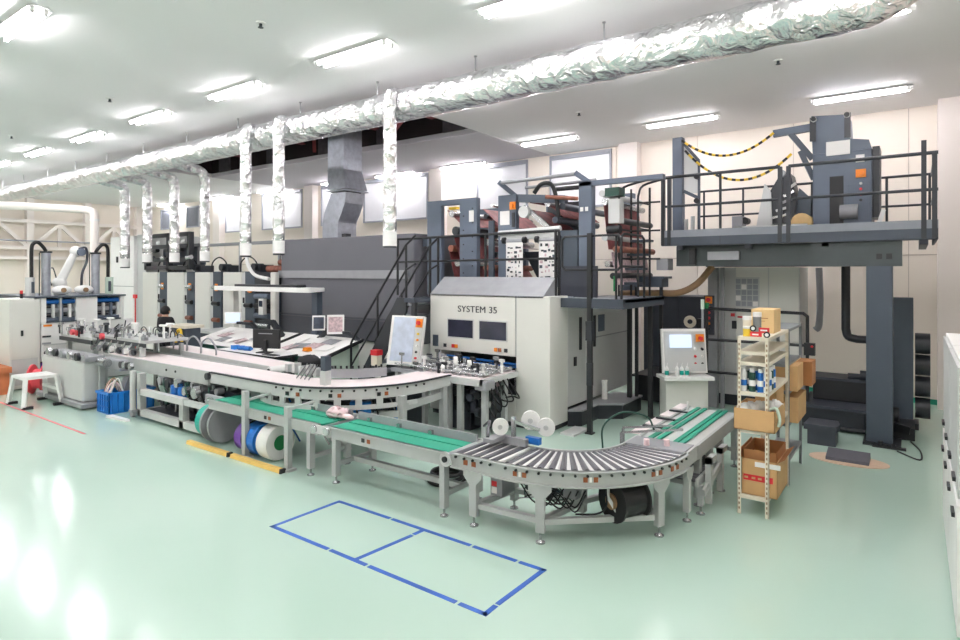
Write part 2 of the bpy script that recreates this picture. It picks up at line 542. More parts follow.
drop(-10.55, 0, 6.78, 2.81, .105, 'silver branch duct second left of the grey sheet-metal duct', True)
drop(-13.92, 0, 7.85, 2.76, .11, 'silver branch duct with elbow above the fourth white print unit', False)
drop(-15.36, 0, 7.85, 2.75, .115, 'silver branch duct with elbow right of the tall white tower', False)
drop(-16.8, 0, 7.85, 2.76, .12, 'silver branch duct with elbow in front of the black tower racks', False)
drop(-18.1, 0, 7.85, 2.64, .12, 'silver branch duct with elbow in front of the tall white tower', False)
# plain white pipe at the far left
t = thing('white_pipe', 'smooth white pipe with elbow running down to the far left machine', 'pipe', (-19.0, 7.4, 2.5))
obj('pipe_body', B().tube([(-21.6, 5.3, 4.42), (-20.6, 6.0, 4.40), (-19.3, 7.2, 4.32)] + bend([(-19.15, 7.33, 4.3), (-19.02, 7.4, 4.22), (-19.0, 7.42, 4.05)], 4) + [(-19.0, 7.42, 2.2)], .11, 14), 'column', t)
obj('elbow_collar', B().cyl((-19.0, 7.42, 3.98), (-19.0, 7.42, 4.04), .12, 14), 'white', t)

# galvanised square duct rising from the dryer into the ceiling slot
t = thing('square_exhaust_duct', 'galvanised square exhaust duct with double bend rising from the dryer', 'air duct', (-11.3, 9.9, 3.3))
def ring(cx, cy, cz, wx, wy, tilt):
    c, s_ = math.cos(tilt), math.sin(tilt)
    return [(cx+sx*wx/2*c, cy+sy*wy/2, cz+sx*wx/2*s_) for sx, sy in ((-1,-1),(1,-1),(1,1),(-1,1))]
def loft(rings):
    b = B(); v = [p for r_ in rings for p in r_]
    f = [(i*4+k, i*4+(k+1)%4, (i+1)*4+(k+1)%4, (i+1)*4+k) for i in range(len(rings)-1) for k in range(4)]
    return b.add(v, f + [(3,2,1,0), tuple(len(v)-4+k for k in range(4))])
SW, SD = .56, .58
q = [ring(-11.44, 9.9, 3.25, SW, SD, 0), ring(-11.44, 9.9, 3.7, SW, SD, 0)]
obj('lower_duct', loft(q), 'galv', t)
q2 = [q[1], ring(-11.4, 9.9, 3.85, SW, SD, -.3), ring(-11.28, 9.9, 4.05, SW, SD, -.5), ring(-11.18, 9.9, 4.25, SW, SD, -.3), ring(-11.15, 9.9, 4.42, SW, SD, 0)]
obj('offset_elbow', loft(q2), 'galv', t)
obj('upper_duct', loft([ring(-11.15, 9.9, 4.5, SW+.1, SD+.1, 0), ring(-11.24, 9.9, 4.98, SW, SD, 0), ring(-11.24, 9.9, 5.6, SW, SD, 0), ring(-11.24, 9.9, 6.6, SW, SD, 0)]), 'galv', t)
for (cx, cz, ww) in ((-11.44, 3.7, .02), (-11.15, 4.46, .14), (-11.24, 4.98, .02)):
    r_ = ring(cx, 9.9, cz, SW+ww, SD+ww, 0)
    obj('flange', B().box(r_[0][0], r_[1][0], r_[0][1], r_[2][1], cz-.012, cz+.012), 'galv', t)
obj('duct_cap', B().box(-11.15-.2, -11.15+.25, 9.7, 10.1, 4.42, 4.46), 'black_metal', t)

# ================================================================== FLOOR MARKINGS
def strip(p0, p1, wd):
    d = (Vector(p1)-Vector(p0)).normalized()
    return B().beam((p0[0], p0[1], .0015), (p1[0], p1[1], .0015), wd, .003)
fm = thing('floor_tape_frame', 'blue tape rectangle divided in two on the green floor', 'floor marking', (-3.84, 4.0, 0))
for p0, p1 in (((-5.15,3.59),(-4.3,3.59)), ((-4.27,3.59),(-3.8,3.585)), ((-3.77,3.585),(-2.82,3.58)), ((-2.79,3.58),(-2.53,3.58)),
               ((-5.1,4.41),(-4.33,4.41)), ((-4.3,4.41),(-3.3,4.405)), ((-3.27,4.405),(-2.8,4.4)), ((-2.77,4.4),(-2.52,4.4)),
               ((-5.13,3.57),(-5.1,4.43)), ((-3.95,3.6),(-3.88,4.25)), ((-3.88,4.27),(-3.87,4.4)), ((-2.55,3.56),(-2.55,3.72)), ((-2.55,3.74),(-2.53,4.42))):
    obj('tape_strip', strip(p0, p1, .044), 'tape_blue', fm)
tag(obj('floor_line', strip((-16.5, 3.95), (-10.43, 3.94), .035), 'tape_red'), 'thin red line on the floor at the far left', 'floor marking')

# ================================================================== CONVEYORS
def foot(b, x, y, h=.1):
    b.cyl((x, y, 0), (x, y, .012), .045, 12).cyl((x, y, .012), (x, y, .03), .03, 12, .015).cyl((x, y, .02), (x, y, h), .012, 8)
def leg(t, x, y, ztop, w=.065, d=.08, name='leg', foot_h=.09):
    obj(name, B().box(x-w/2, x+w/2, y-d/2, y+d/2, foot_h, ztop), 'convgrey', t)
    fb = B(); foot(fb, x, y, foot_h+.01); obj('levelling_foot', fb, 'steel', t)

# ---- curved roller conveyor in the foreground
t = thing('roller_conveyor', 'curved grey roller conveyor nearest the viewer, bending away at its right', 'conveyor', (-2.6, 5.4, 0))
rc = t
C = (-3.2, 6.1); Ro, Ri = 1.35, .70; ZT = .69
def railprof(b, z0, z1): pass
ob = B().box(-3.8, C[0], 4.75, 4.775, ZT-.15, ZT).arc(C, Ro-.025, Ro, -PI/2, 0, ZT-.15, ZT, 28).box(C[0]+Ro-.025, C[0]+Ro, C[1], 6.45, ZT-.15, ZT)
ob.box(-3.8, C[0], 4.72, 4.775, ZT-.012, ZT).arc(C, Ro-.03, Ro+.03, -PI/2, 0, ZT-.012, ZT, 28)
ob.box(-3.8, C[0], 4.72, 4.775, ZT-.15, ZT-.138).arc(C, Ro-.03, Ro+.03, -PI/2, 0, ZT-.15, ZT-.138, 28)
obj('outer_rail', ob, 'convgrey', t)
ib = B().box(-3.8, C[0], 5.385, 5.41, ZT-.15, ZT).arc(C, Ri-.025, Ri, -PI/2, 0, ZT-.15, ZT, 24).box(C[0]+Ri-.025, C[0]+Ri, C[1], 6.45, ZT-.15, ZT)
obj('inner_rail', ib, 'convgrey', t)
# rim studs
stud = mesh_of(B().cyl((0,-.012,0),(0,.012,0),.013,8), 'axle_nut', 'black')
# rollers: dark sleeves alternate with pale idlers
rd = mesh_of(B().cyl((0, -.31, 0), (0, .31, 0), .026, 12), 'roller', 'roller')
rl = mesh_of(B().cyl((0, -.30, -.012), (0, .30, -.012), .022, 10), 'idler_roller', 'white')
x = -3.74; i = 0
while x < C[0]-.02:
    inst('roller', rd, t, (x, 5.08, ZT-.02)); inst('idler_roller', rl, t, (x+.052, 5.08, ZT-.02))
    inst('axle_nut', stud, t, (x, 4.745, ZT-.04))
    x += .105
def taper(r_in, r_out):
    return B().cyl((Ri+.02, 0, 0), (Ro-.03, 0, 0), r_in, 12, r_out)
td = mesh_of(taper(.021, .036), 'roller', 'roller'); tl = mesh_of(B().cyl((Ri+.02, 0, -.002), (Ro-.03, 0, .004), .012, 10, .024), 'idler_roller', 'white')
NR = 19
for i in range(NR):
    a = -PI/2 + (i+.5)/NR*PI/2
    inst('roller', td, t, (C[0], C[1], ZT-.025), a)
    inst('idler_roller', tl, t, (C[0], C[1], ZT-.025), a + .25*PI/NR)
    inst('axle_nut', stud, t, (C[0]+(Ro+.004)*math.cos(a), C[1]+(Ro+.004)*math.sin(a), ZT-.04), a+PI/2)
obj('cover_plate', B().box(C[0]+Ri+.005, C[0]+Ro-.03, 6.08, 6.42, ZT-.01, ZT+.006), 'midgrey', t)
# warning stickers
for a in (-1.42, -.93, -.42, -.22):
    for da in (-.035, .035):
        aa = a+da
        m = Matrix.Rotation(aa+PI/2, 3, 'Z')
        obj('warning_sticker', B().obox((C[0]+(Ro+.004)*math.cos(aa), C[1]+(Ro+.004)*math.sin(aa), ZT-.075), (.04, .008, .045), m), 'sticker_orange', t)
    aa = a
    obj('notice_sticker', B().obox((C[0]+(Ro+.003)*math.cos(aa), C[1]+(Ro+.003)*math.sin(aa), ZT-.075), (.022, .006, .045), Matrix.Rotation(aa+PI/2, 3, 'Z')), 'paper', t)
for px in (-3.62, -3.52):
    obj('warning_sticker', B().box(px-.025, px+.025, 4.744, 4.75, ZT-.1, ZT-.05), 'sticker_orange', t)
for (lx, ly, rz) in ((-3.53, 4.77, 0), (-2.81, 4.83, .3), (-1.97, 5.62, 1.2), (-1.86, 6.12, PI/2)):
    m = Matrix.Rotation(rz, 3, 'Z')
    obj('leg', B().obox((lx, ly, (.1+ZT-.15)/2), (.085, .06, ZT-.25), m), 'convgrey', t)
    gp = []
    for u, v in ((-.11,ZT-.15),(.11,ZT-.15),(.11,ZT-.2),(.045,ZT-.27),(-.045,ZT-.27),(-.11,ZT-.2)):
        gp.append((u, v))
    g = B(); vs = []
    for dd in (-.035, -.028):
        for u, v in gp: vs.append(Vector((lx, ly, 0)) + m @ Vector((u, dd, 0)) + Vector((0,0,v)))
    g.add(vs, [tuple(range(5,-1,-1)), tuple(range(6,12))] + [(k,(k+1)%6,6+(k+1)%6,6+k) for k in range(6)])
    obj('gusset_plate', g, 'convgrey', t)
    fb = B(); foot(fb, lx, ly, .11); obj('levelling_foot', fb, 'steel', t)
for (lx, ly) in ((-3.45, 5.38), (-2.72, 5.52), (-2.5, 6.05)):
    leg(t, lx, ly, ZT-.15)
for p0, p1 in (((-3.5,4.8,.2),(-2.85,4.85,.2)), ((-2.78,4.85,.2),(-2.0,5.55,.2)), ((-3.45,5.36,.2),(-2.72,5.5,.2)), ((-3.53,4.8,.2),(-3.45,5.36,.2)), ((-2.8,4.85,.2),(-2.72,5.5,.2)), ((-1.98,5.64,.2),(-2.5,6.03,.2)), ((-2.72,5.5,.2),(-2.5,6.03,.2))):
    obj('floor_brace', B().beam(p0, p1, .06, .05), 'convgrey', t)
bx = obj('control_box', B().box(-3.44, -3.3, 4.92, 5.16, .28, .54), 'midgrey', t, .008)
obj('label_sticker', B().box(-3.42, -3.36, 4.913, 4.919, .38, .43), 'red', bx)
obj('label_plate', B().box(-3.42, -3.36, 4.913, 4.919, .31, .37), 'paper', bx)
obj('drive_motor', B().cyl((-3.1, 5.1, .42), (-2.9, 5.1, .42), .07, 14).box(-2.95, -2.82, 5.02, 5.18, .34, .52), 'black_metal', t)
for k in range(7):
    p = (-3.1+.05*k, 4.95+.05*(k%3), .46)
    obj('cable', B().tube(bend([p, (p[0]+.1, p[1]+.05, .3+.02*k), (p[0]+.22, p[1]+.12, .26), (p[0]+.34, p[1]+.1, .45)], 5), .008, 6), 'black', t)
rnd = random.Random(53)
for k in range(12):
    px = rnd.uniform(-3.2, -2.75); py = rnd.uniform(5.05, 5.3)
    obj('wire', B().tube(bend([(px, py, .52), (px+rnd.uniform(-.12,.12), py+.03, .42), (px+rnd.uniform(-.18,.18), py+.08, .3), (px+rnd.uniform(-.1,.1), py+.05, .24)], 4), .007, 6), ('midgrey', 'black', 'lightgrey', 'dark_green')[k%4], t)
obj('junction_box', B().box(-2.72, -2.58, 5.1, 5.2, .36, .52), 'midgrey', t, .006)
obj('bracket_plate', B().prism([(-2.75,.24),(-2.62,.24),(-2.6,.38),(-2.5,.52),(-2.85,.52),(-2.77,.4)], 'Y', 5.25, 5.28), 'lightgrey', t)
obj('cable', B().tube(bend([(-2.28, 5.1, .54), (-2.3, 5.15, .35), (-2.42, 5.2, .24), (-2.6, 5.12, .22)], 6), .009, 6), 'rubber', t)
# arched guard hose at the inner side
obj('guard_hose', B().tube(bend([(-2.72, 6.0, .6), (-2.72, 6.02, .85), (-2.6, 6.25, .97), (-2.42, 6.5, .9), (-2.36, 6.58, .74)], 8), .01, 8), 'dark_green', t)
for (sx, sy) in ((-2.28, 6.12), (-2.1, 6.22)):
    obj('guide_roller', B().cyl((sx, sy, ZT), (sx, sy, ZT+.07), .03, 12), 'pinkish', t)
obj('guide_arm', B().beam((-2.55, 6.1, ZT+.1), (-2.05, 6.6, ZT+.1), .02, .02).beam((-2.62, 6.3, ZT+.1), (-2.2, 6.7, ZT+.1), .02, .02).box(-2.62, -2.6, 6.28, 6.32, .5, ZT+.1).box(-2.56, -2.54, 6.08, 6.12, ZT-.1, ZT+.1), 'steel', t)

# applicator with white tape wheels on the inner rail
t = thing('tape_applicator', 'small applicator with white tape wheels on the roller conveyor', 'applicator', (-3.35, 5.35, ZT))
obj('base_bracket', B().box(-3.62, -3.25, 5.28, 5.34, ZT+.01, ZT+.09).box(-3.62, -3.5, 5.05, 5.3, ZT+.06, ZT+.1), 'midgrey', t)
obj('upright', B().box(-3.44, -3.4, 5.3, 5.34, ZT+.05, ZT+.3).beam((-3.42, 5.32, ZT+.25), (-3.15, 5.4, ZT+.18), .03, .03), 'steel', t)
for (cx, cy, cz, rr) in ((-3.52, 5.22, ZT+.2, .085), (-3.32, 5.5, ZT+.24, .1), (-3.16, 5.55, ZT+.18, .095)):
    obj('tape_wheel', B().cyl((cx+.012, cy-.022, cz), (cx-.012, cy+.022, cz), rr, 22), 'white', t)
    obj('wheel_hub', B().cyl((cx+.016, cy-.034, cz), (cx+.011, cy-.02, cz), rr*.28, 12), 'lightgrey', t)
obj('blue_guide', B().box(-3.3, -3.14, 5.36, 5.42, ZT+.03, ZT+.1), 'blue', t)
obj('press_lever', B().beam((-3.6, 5.1, ZT+.1), (-3.75, 5.35, ZT+.2), .03, .025).beam((-3.75, 5.35, ZT+.2), (-3.9, 5.45, ZT+.1), .02, .02), 'black_metal', t)

# ---- green belt conveyor after the curve
t = thing('green_belt_conveyor', 'grey conveyor with narrow green belts between roller curve and shelving', 'conveyor', (-2.15, 7.3, 0))
x0, x1 = C[0]+Ri-.02, C[0]+Ro
obj('side_rail', B().box(x1-.03, x1, 6.46, 8.35, ZT-.16, ZT-.01), 'convgrey', t)
obj('side_rail', B().box(x0, x0+.03, 6.46, 8.35, ZT-.16, ZT-.01), 'convgrey', t)
obj('bed', B().box(x0+.03, x1-.03, 6.46, 8.35, ZT-.05, ZT-.03), 'lightgrey', t)
for k, xx in enumerate((x0+.12, x0+.21, x0+.40, x0+.47)):
    obj('belt', B().box(xx, xx+.05, 6.47, 8.33, ZT-.025, ZT-.008), 'belt_green', t)
for k, yy in enumerate((6.9, 7.35, 7.85)):
    obj('cross_bar', B().box(x0-.1, x0+.13, yy, yy+.05, ZT-.005, ZT+.01), 'black_metal', t)
for yy in (6.6, 7.1, 7.6, 8.1):
    obj('side_plate', B().box(x0-.14, x0-.01, yy, yy+.35, ZT-.03, ZT-.015), 'belt_white', t)
obj('white_post', B().cyl((x0+.1, 8.0, ZT), (x0+.1, 8.0, ZT+.12), .015, 8), 'white', t)
for yy in (6.6, 7.05, 7.5, 8.2):
    leg(t, x1-.04, yy, ZT-.16); leg(t, x0+.04, yy, ZT-.16)
    obj('cross_brace', B().box(x0+.04, x1-.04, yy-.02, yy+.02, .2, .25), 'convgrey', t)

# ---- low roller table under the curve
t = thing('low_roller_table', 'low roller table standing under the curved roller conveyor', 'conveyor', (-2.2, 6.6, 0))
obj('side_rail', B().box(-1.83, -1.8, 6.3, 7.3, .3, .38), 'convgrey', t)
obj('side_rail', B().box(-2.45, -2.42, 6.3, 7.3, .3, .38), 'convgrey', t)
lr = mesh_of(B().cyl((-.3, 0, 0), (.3, 0, 0), .022, 10), 'low_roller', 'roller')
for k in range(12): inst('roller', lr, t, (-2.125, 6.35+.08*k, .35))
for yy in (6.38, 7.2):
    for xx in (-1.8, -2.44): leg(t, xx, yy, .3, .05, .06)
for yy in (6.5, 6.95):
    obj('side_frame', B().box(-1.78, -1.72, yy-.03, yy+.03, .09, .56).box(-1.78, -1.72, yy-.03, yy+.2, .5, .56), 'convgrey', t)
obj('diagonal', B().beam((-1.75, 6.3, .25), (-1.75, 6.95, .38), .03, .07), 'convgrey', t)

# ---- black reel stored under the curve
t = thing('black_reel', 'large black reel with brown core under the roller curve', 'reel', (-2.38, 5.5, .1))
ax = Vector((.45, .89, 0)).normalized(); o = Vector((-2.3, 5.28, .36))
b = B().lathe([(.06,0),(.2,0),(.2,.02),(.17,.03),(.17,.28),(.2,.29),(.2,.31),(.06,.31)], o, ax, 26); obj('spool', b, 'rubber', t)
obj('core', B().cyl(o-ax*.02, o+ax*.05, .075, 18), 'brown', t)
obj('holder_arm', B().beam(o-ax*.05+Vector((0,0,.05)), o-ax*.03+Vector((.06,.02,-.08)), .03, .03).beam(o-ax*.03+Vector((.06,.02,-.08)), o+ax*.36+Vector((.05,-.22,.0)), .025, .045).beam(o-ax*.05+Vector((0,0,.05)), o-ax*.05+Vector((0,0,.16)), .03, .03), 'lightgrey', t)

# ---- lower green belt conveyor, near section
def green_conv(name, label, xa, xb, legs, stickers, endroll):
    t = thing(name, label, 'conveyor', ((xa+xb)/2, 5.0, 0), 'low green belt conveyors')
    obj('front_rail', B().box(xa, xb, 4.74, 4.77, .53, .67).box(xa, xb, 4.72, 4.77, .655, .67), 'convgrey', t)
    obj('back_rail', B().box(xa, xb, 5.36, 5.39, .53, .67), 'convgrey', t)
    obj('bed', B().box(xa, xb, 4.77, 5.36, .6, .63), 'midgrey', t)
    obj('belt', B().box(xa+.02, xb-.02, 4.79, 5.05, .632, .652), 'belt_green', t)
    obj('belt', B().box(xa+.02, xb-.02, 5.08, 5.24, .632, .652), 'belt_green', t)
    obj('guide_rail', B().box(xa, xb, 5.26, 5.29, .64, .74), 'midgrey', t)
    for k in range(int((xb-xa)/.5)):
        obj('guide_clip', B().box(xa+.2+.5*k, xa+.25+.5*k, 5.22, 5.33, .65, .7), 'steel', t)
    for xx in legs:
        leg(t, xx, 4.78, .53); leg(t, xx+.02, 5.35, .53)
        obj('cross_brace', B().box(xx-.02, xx+.02, 4.8, 5.35, .2, .25), 'convgrey', t)
    if len(legs) > 1:
        obj('long_brace', B().box(legs[0], legs[-1], 5.04, 5.1, .2, .26), 'convgrey', t)
    for xx in stickers:
        for q in (0, .09): obj('warning_sticker', B().box(xx+q, xx+q+.045, 4.732, 4.74, .575, .62), 'sticker_orange' if q else 'black', t)
    if endroll:
        obj('end_roller', B().cyl((xb, 4.73, .61), (xb, 5.4, .61), .055, 18), 'convgrey', t)
        obj('end_cap', B().cyl((xb, 4.70, .61), (xb, 4.73, .61), .03, 14), 'black', t)
        obj('end_plate', B().cyl((xb, 4.72, .61), (xb, 4.74, .61), .075, 18), 'lightgrey', t)
    return t
green_conv('green_belt_conveyor', 'low green belt conveyor feeding the roller curve in front', -5.72, -3.86, (-5.58, -3.92), (-5.1,), True)
green_conv('green_belt_conveyor', 'low green belt conveyor behind the coloured reels', -8.3, -5.85, (-6.05,), (-6.95,), False)
t = thing('conveyor_joint', 'geared joint bracket between the two low green belt conveyors', 'bracket', (-5.8, 4.7, .5))
obj('joint_plate', B().box(-5.95, -5.62, 4.715, 4.738, .56, .66), 'lightgrey', t)
for xx in (-5.9, -5.67): obj('pulley', B().cyl((xx, 4.69, .61), (xx, 4.715, .61), .05, 16), 'steel', t)
# oily cable drum shape under the belt
t = thing('coiled_hose', 'coil of black hose on the floor under the low green belt', 'hose', (-4.55, 5.6, 0))
for k in range(3):
    obj('hose_loop', B().tube([(-4.55+(.22-.02*k)*math.cos(a*PI/12), 5.6+(.22-.02*k)*math.sin(a*PI/12), .025+.045*k) for a in range(25)], .022, 8), 'rubber', t)

# pinkish bag of offcuts on the belt
b = B(); rnd = random.Random(5)
b.sph((-6.0, 5.15, .71), .13, 14, 10, (1.3, .8, .5))
for i in range(len(b.v)):
    x, y, z = b.v[i]; b.v[i] = (x+rnd.uniform(-.03,.03), y+rnd.uniform(-.03,.03), max(.655, z+rnd.uniform(-.03,.03)))
b.sph((-5.78, 5.14, .69), .06, 10, 6, (1.8, .7, .55))
for i in range(len(b.v)):
    x, y, z = b.v[i]; b.v[i] = (x, y, max(.655, z))
tag(obj('plastic_bag', b, 'pinkish'), 'crumpled pink and white plastic bag on the low green belt', 'bag')

# ================================================================== UPPER WHITE CONVEYOR (straight + curve to the folder)
t = thing('slat_conveyor', 'raised grey conveyor with white slat chain curving round to the white machine', 'conveyor', (-7.2, 5.6, 0))
UC = (-7.2, 6.6); UO, UI, UZ = 1.5, .85, .95
ob = B().box(-8.9, UC[0], 5.1, 5.125, UZ-.16, UZ).arc(UC, UO-.025, UO, -PI/2, 0, UZ-.16, UZ, 30).box(UC[0]+UO-.025, UC[0]+UO, UC[1], 7.1, UZ-.16, UZ)
obj('outer_rail', ob, 'lightgrey', t)
obj('outer_lip', B().box(-8.9, UC[0], 5.08, 5.13, UZ-.005, UZ+.012).arc(UC, UO-.03, UO+.02, -PI/2, 0, UZ-.005, UZ+.012, 30).box(UC[0]+UO-.03, UC[0]+UO+.02, UC[1], 7.1, UZ-.005, UZ+.012), 'black_metal', t)
obj('inner_rail', B().box(-8.9, UC[0], 5.72, 5.745, UZ-.16, UZ).arc(UC, UI-.025, UI, -PI/2, 0, UZ-.16, UZ, 24).box(UC[0]+UI-.025, UC[0]+UI, UC[1], 7.1, UZ-.16, UZ), 'lightgrey', t)
# slotted lower guide of the curve
obj('lower_guide', B().arc(UC, UO-.03, UO, -PI/2-.35, -.15, UZ-.3, UZ-.24, 30), 'lightgrey', t)
for k in range(9):
    a = -PI/2-.3 + k*.19
    obj('guide_bracket', B().obox((UC[0]+(UO-.01)*math.cos(a), UC[1]+(UO-.01)*math.sin(a), UZ-.2), (.09, .03, .14), Matrix.Rotation(a+PI/2,3,'Z')), 'lightgrey', t)
sl = mesh_of(B().box(-.034, .034, -.29, .29, -.012, .006), 'slat', 'belt_white')
x = -8.85
while x < UC[0]:
    inst('slat', sl, t, (x, 5.42, UZ+.002)); x += .075
sc_ = mesh_of(B().add([(UI+.03,-.033,-.012),(UO-.04,-.058,-.012),(UO-.04,.058,-.012),(UI+.03,.033,-.012),(UI+.03,-.033,.006),(UO-.04,-.058,.006),(UO-.04,.058,.006),(UI+.03,.033,.006)],
    [(0,3,2,1),(4,5,6,7),(0,1,5,4),(1,2,6,5),(2,3,7,6),(3,0,4,7)]), 'curve_slat', 'belt_white')
for k in range(20):
    inst('slat', sc_, t, (UC[0], UC[1], UZ+.002), -PI/2 + (k+.5)*(PI/2)/20)
sy_ = mesh_of(B().box(-.29, .29, -.034, .034, -.012, .006), 'cross_slat', 'belt_white')
for k in range(6): inst('slat', sy_, t, (UC[0]+1.18, UC[1]+.04+.075*k, UZ+.002))
nut = mesh_of(B().cyl((0,-.01,0),(0,.01,0),.016,8), 'rail_bolt', 'black')
for k in range(16):
    a = -PI/2 + k*.1; inst('rail_bolt', nut, t, (UC[0]+(UO+.004)*math.cos(a), UC[1]+(UO+.004)*math.sin(a), UZ-.04), a+PI/2)
for a in (-1.42, -1.3, -.98, -.9, -.55, -.48):
    obj('sensor_button', B().obox((UC[0]+(UO+.008)*math.cos(a), UC[1]+(UO+.008)*math.sin(a), UZ-.1), (.05, .015, .05), Matrix.Rotation(a+PI/2,3,'Z')), 'black' if a in (-1.42,-.98,-.55) else 'sticker_orange', t)
for (px, py) in ((-7.35, 4.72), (-6.42, 4.72)):
    obj('post', B().box(px-.038, px+.038, py-.035, py+.035, .03, .9 if px < -7 else .81), 'convgrey', t)
    obj('post_base', B().box(px-.08, px+.08, py-.07, py+.07, 0, .03), 'convgrey', t)
    obj('post_arm', B().beam((px, py, .77), (px+.01, 5.12, .81), .035, .03), 'convgrey', t)
for (px, py) in ((-6.55, 5.75), (-5.75, 6.1), (-5.72, 6.95), (-6.4, 6.95), (-6.98, 6.0), (-8.1, 5.65)):
    obj('post', B().box(px-.045, px+.045, py-.045, py+.045, .03, UZ-.15), 'convgrey', t)
    obj('post_base', B().box(px-.08, px+.08, py-.08, py+.08, 0, .03), 'convgrey', t)
obj('side_beam', B().beam((-5.78, 6.05, .62), (-5.74, 7.0, .68), .05, .1), 'convgrey', t)
obj('side_beam', B().beam((-6.5, 5.72, .5), (-5.78, 6.08, .55), .05, .09), 'convgrey', t)
for (px, py, pz) in ((-6.38, 5.7, .62), (-6.2, 5.8, .62), (-5.95, 6.25, .6), (-5.9, 6.2, .42)):
    obj('valve_block', B().box(px-.09, px+.09, py-.06, py+.06, pz-.13, pz+.1), 'blue_bright', t, .01)
obj('sensor_column', B().box(-6.64, -6.53, 5.4, 5.5, UZ+.01, UZ+.2), 'lightgrey', t)
obj('sensor_head', B().box(-6.65, -6.56, 5.42, 5.53, UZ+.2, UZ+.4), 'slate_dark', t)
obj('side_fence', B().arc(UC, UI+.02, UI+.05, -PI/2+.3, -.25, UZ+.03, UZ+.16, 20), 'midgrey', t)
for k in range(12):
    a = -PI/2+.15+k*.1
    obj('fence_stud', B().cyl((UC[0]+UI*math.cos(a), UC[1]+UI*math.sin(a), UZ+.16), (UC[0]+UI*math.cos(a), UC[1]+UI*math.sin(a), UZ+.2), .015, 8), 'black', t)
rnd = random.Random(52)
for k in range(9):
    a = -PI/2-.15+k*.17; rr_ = UO-.28
    obj('drive_box', B().rbox((UC[0]+rr_*math.cos(a), UC[1]+rr_*math.sin(a), .62+.04*(k%2)), (.18, .14, .2), rz=a), ('black_metal', 'dark_cabinet', 'black')[k%3], t)
for k in range(8):
    a = -PI/2-.1+k*.18; rr_ = UO-.12
    q = (UC[0]+rr_*math.cos(a), UC[1]+rr_*math.sin(a))
    obj('air_hose', B().tube(bend([(q[0], q[1], .75), (q[0]+.05, q[1]+.05, .55), (q[0]-.08, q[1]+.1, .35), (q[0]+.05, q[1]+.15, .12)], 5), .012, 6), ('rubber', 'blue', 'rubber', 'steel')[k%4], t)
obj('floor_cabinet', B().box(-6.9, -6.5, 6.1, 6.6, 0, .6), 'dark_cabinet', t, .01)
obj('floor_cabinet', B().box(-6.35, -6.05, 6.5, 6.85, 0, .7), 'black_metal', t, .01)
# jogger rods near the junction
for k in range(4):
    obj('guide_rod', B().beam((-7.55+.08*k, 5.9, UZ+.16), (-7.15+.09*k, 5.4, UZ+.05), .014, .014), 'steel', t)
for k in range(5):
    obj('jogger', B().box(-8.0+.17*k, -7.93+.17*k, 5.82, 5.95, UZ, UZ+.12+.03*(k%2)), 'steel_pale', t)

# ---- straight feed conveyor
t = thing('feed_conveyor', 'long white feed belt between the far left machine and the conveyor curve', 'conveyor', (-10.3, 5.4, 0))
obj('front_rail', B().box(-12.6, -8.92, 5.08, 5.12, UZ-.2, UZ+.01), 'convgrey', t)
obj('back_rail', B().box(-12.6, -8.92, 5.74, 5.78, UZ-.2, UZ+.01), 'convgrey', t)
obj('belt', B().box(-12.55, -8.9, 5.12, 5.72, UZ-.03, UZ+.005), 'belt_white', t)
obj('end_roller', B().cyl((-8.92, 5.05, UZ-.06), (-8.92, 5.76, UZ-.06), .055, 14), 'black_metal', t)
# heavy base frame
for xx in (-10.75, -9.35, -8.75):
    obj('leg', B().box(xx-.06, xx+.06, 4.88, 4.98, .06, .78 if xx < -10 else .42), 'convgrey', t)
obj('long_rail', B().box(-10.8, -8.75, 4.88, 4.98, .06, .17), 'lightgrey', t)
obj('long_rail', B().box(-10.75, -9.3, 4.88, 4.98, .42, .52), 'lightgrey', t)
obj('long_rail', B().box(-9.35, -8.4, 4.9, 4.98, .42, .5), 'lightgrey', t)
for xx in (-10.75, -9.35):
    obj('cross_rail', B().box(xx-.05, xx+.05, 4.98, 5.75, .08, .16), 'convgrey', t)
    obj('back_leg', B().box(xx-.05, xx+.05, 5.7, 5.8, 0, UZ-.2), 'convgrey', t)
obj('round_leg', B().cyl((-11.0, 4.9, .12), (-11.0, 4.9, .8), .05, 14), 'lightgrey', t)
obj('caster', B().cyl((-11.0, 4.87, .06), (-11.0, 4.93, .06), .06, 14).box(-11.05, -10.95, 4.85, 4.95, .09, .13), 'midgrey', t)
for k, (px, pz) in enumerate(((-10.3, .68), (-10.05, .66), (-9.75, .7), (-9.2, .64), (-8.9, .6), (-9.5, .6))):
    obj('drive_motor', B().cyl((px, 5.0, pz), (px, 5.25, pz), .07, 14).box(px-.06, px+.06, 5.2, 5.34, pz-.08, pz+.08), ('midgrey', 'black_metal', 'steel')[k%3], t)
for (px, pz) in ((-9.85, .58), (-9.62, .57)):
    obj('air_tank', B().cyl((px, 5.05, pz-.12), (px, 5.05, pz+.08), .075, 14), 'blue', t)
for k in range(8):
    px = -10.4+.23*k
    obj('air_hose', B().tube(bend([(px, 5.02, .74), (px+.08, 4.99, .6), (px+.2, 5.05, .38+.03*(k%3)), (px+.34, 5.2, .5)], 5), .012, 6), ('rubber', 'dark_green', 'rubber')[k%3], t)
obj('gear_wheel', B().cyl((-9.02, 4.9, .64), (-9.02, 4.98, .64), .085, 18), 'steel', t)
obj('gear_wheel', B().cyl((-8.55, 4.88, .56), (-8.55, 4.96, .56), .075, 18), 'steel', t)
obj('chain_guard', B().box(-8.75, -8.3, 4.93, 5.0, .47, .66), 'midgrey', t, .02)
rnd = random.Random(51)
for k in range(5):
    px = -10.5+.42*k
    obj('drive_cabinet', B().box(px, px+.34, 5.3, 5.62, .17, .55+.08*(k%3)), ('black_metal', 'dark_cabinet', 'midgrey')[k%3], t, .01)
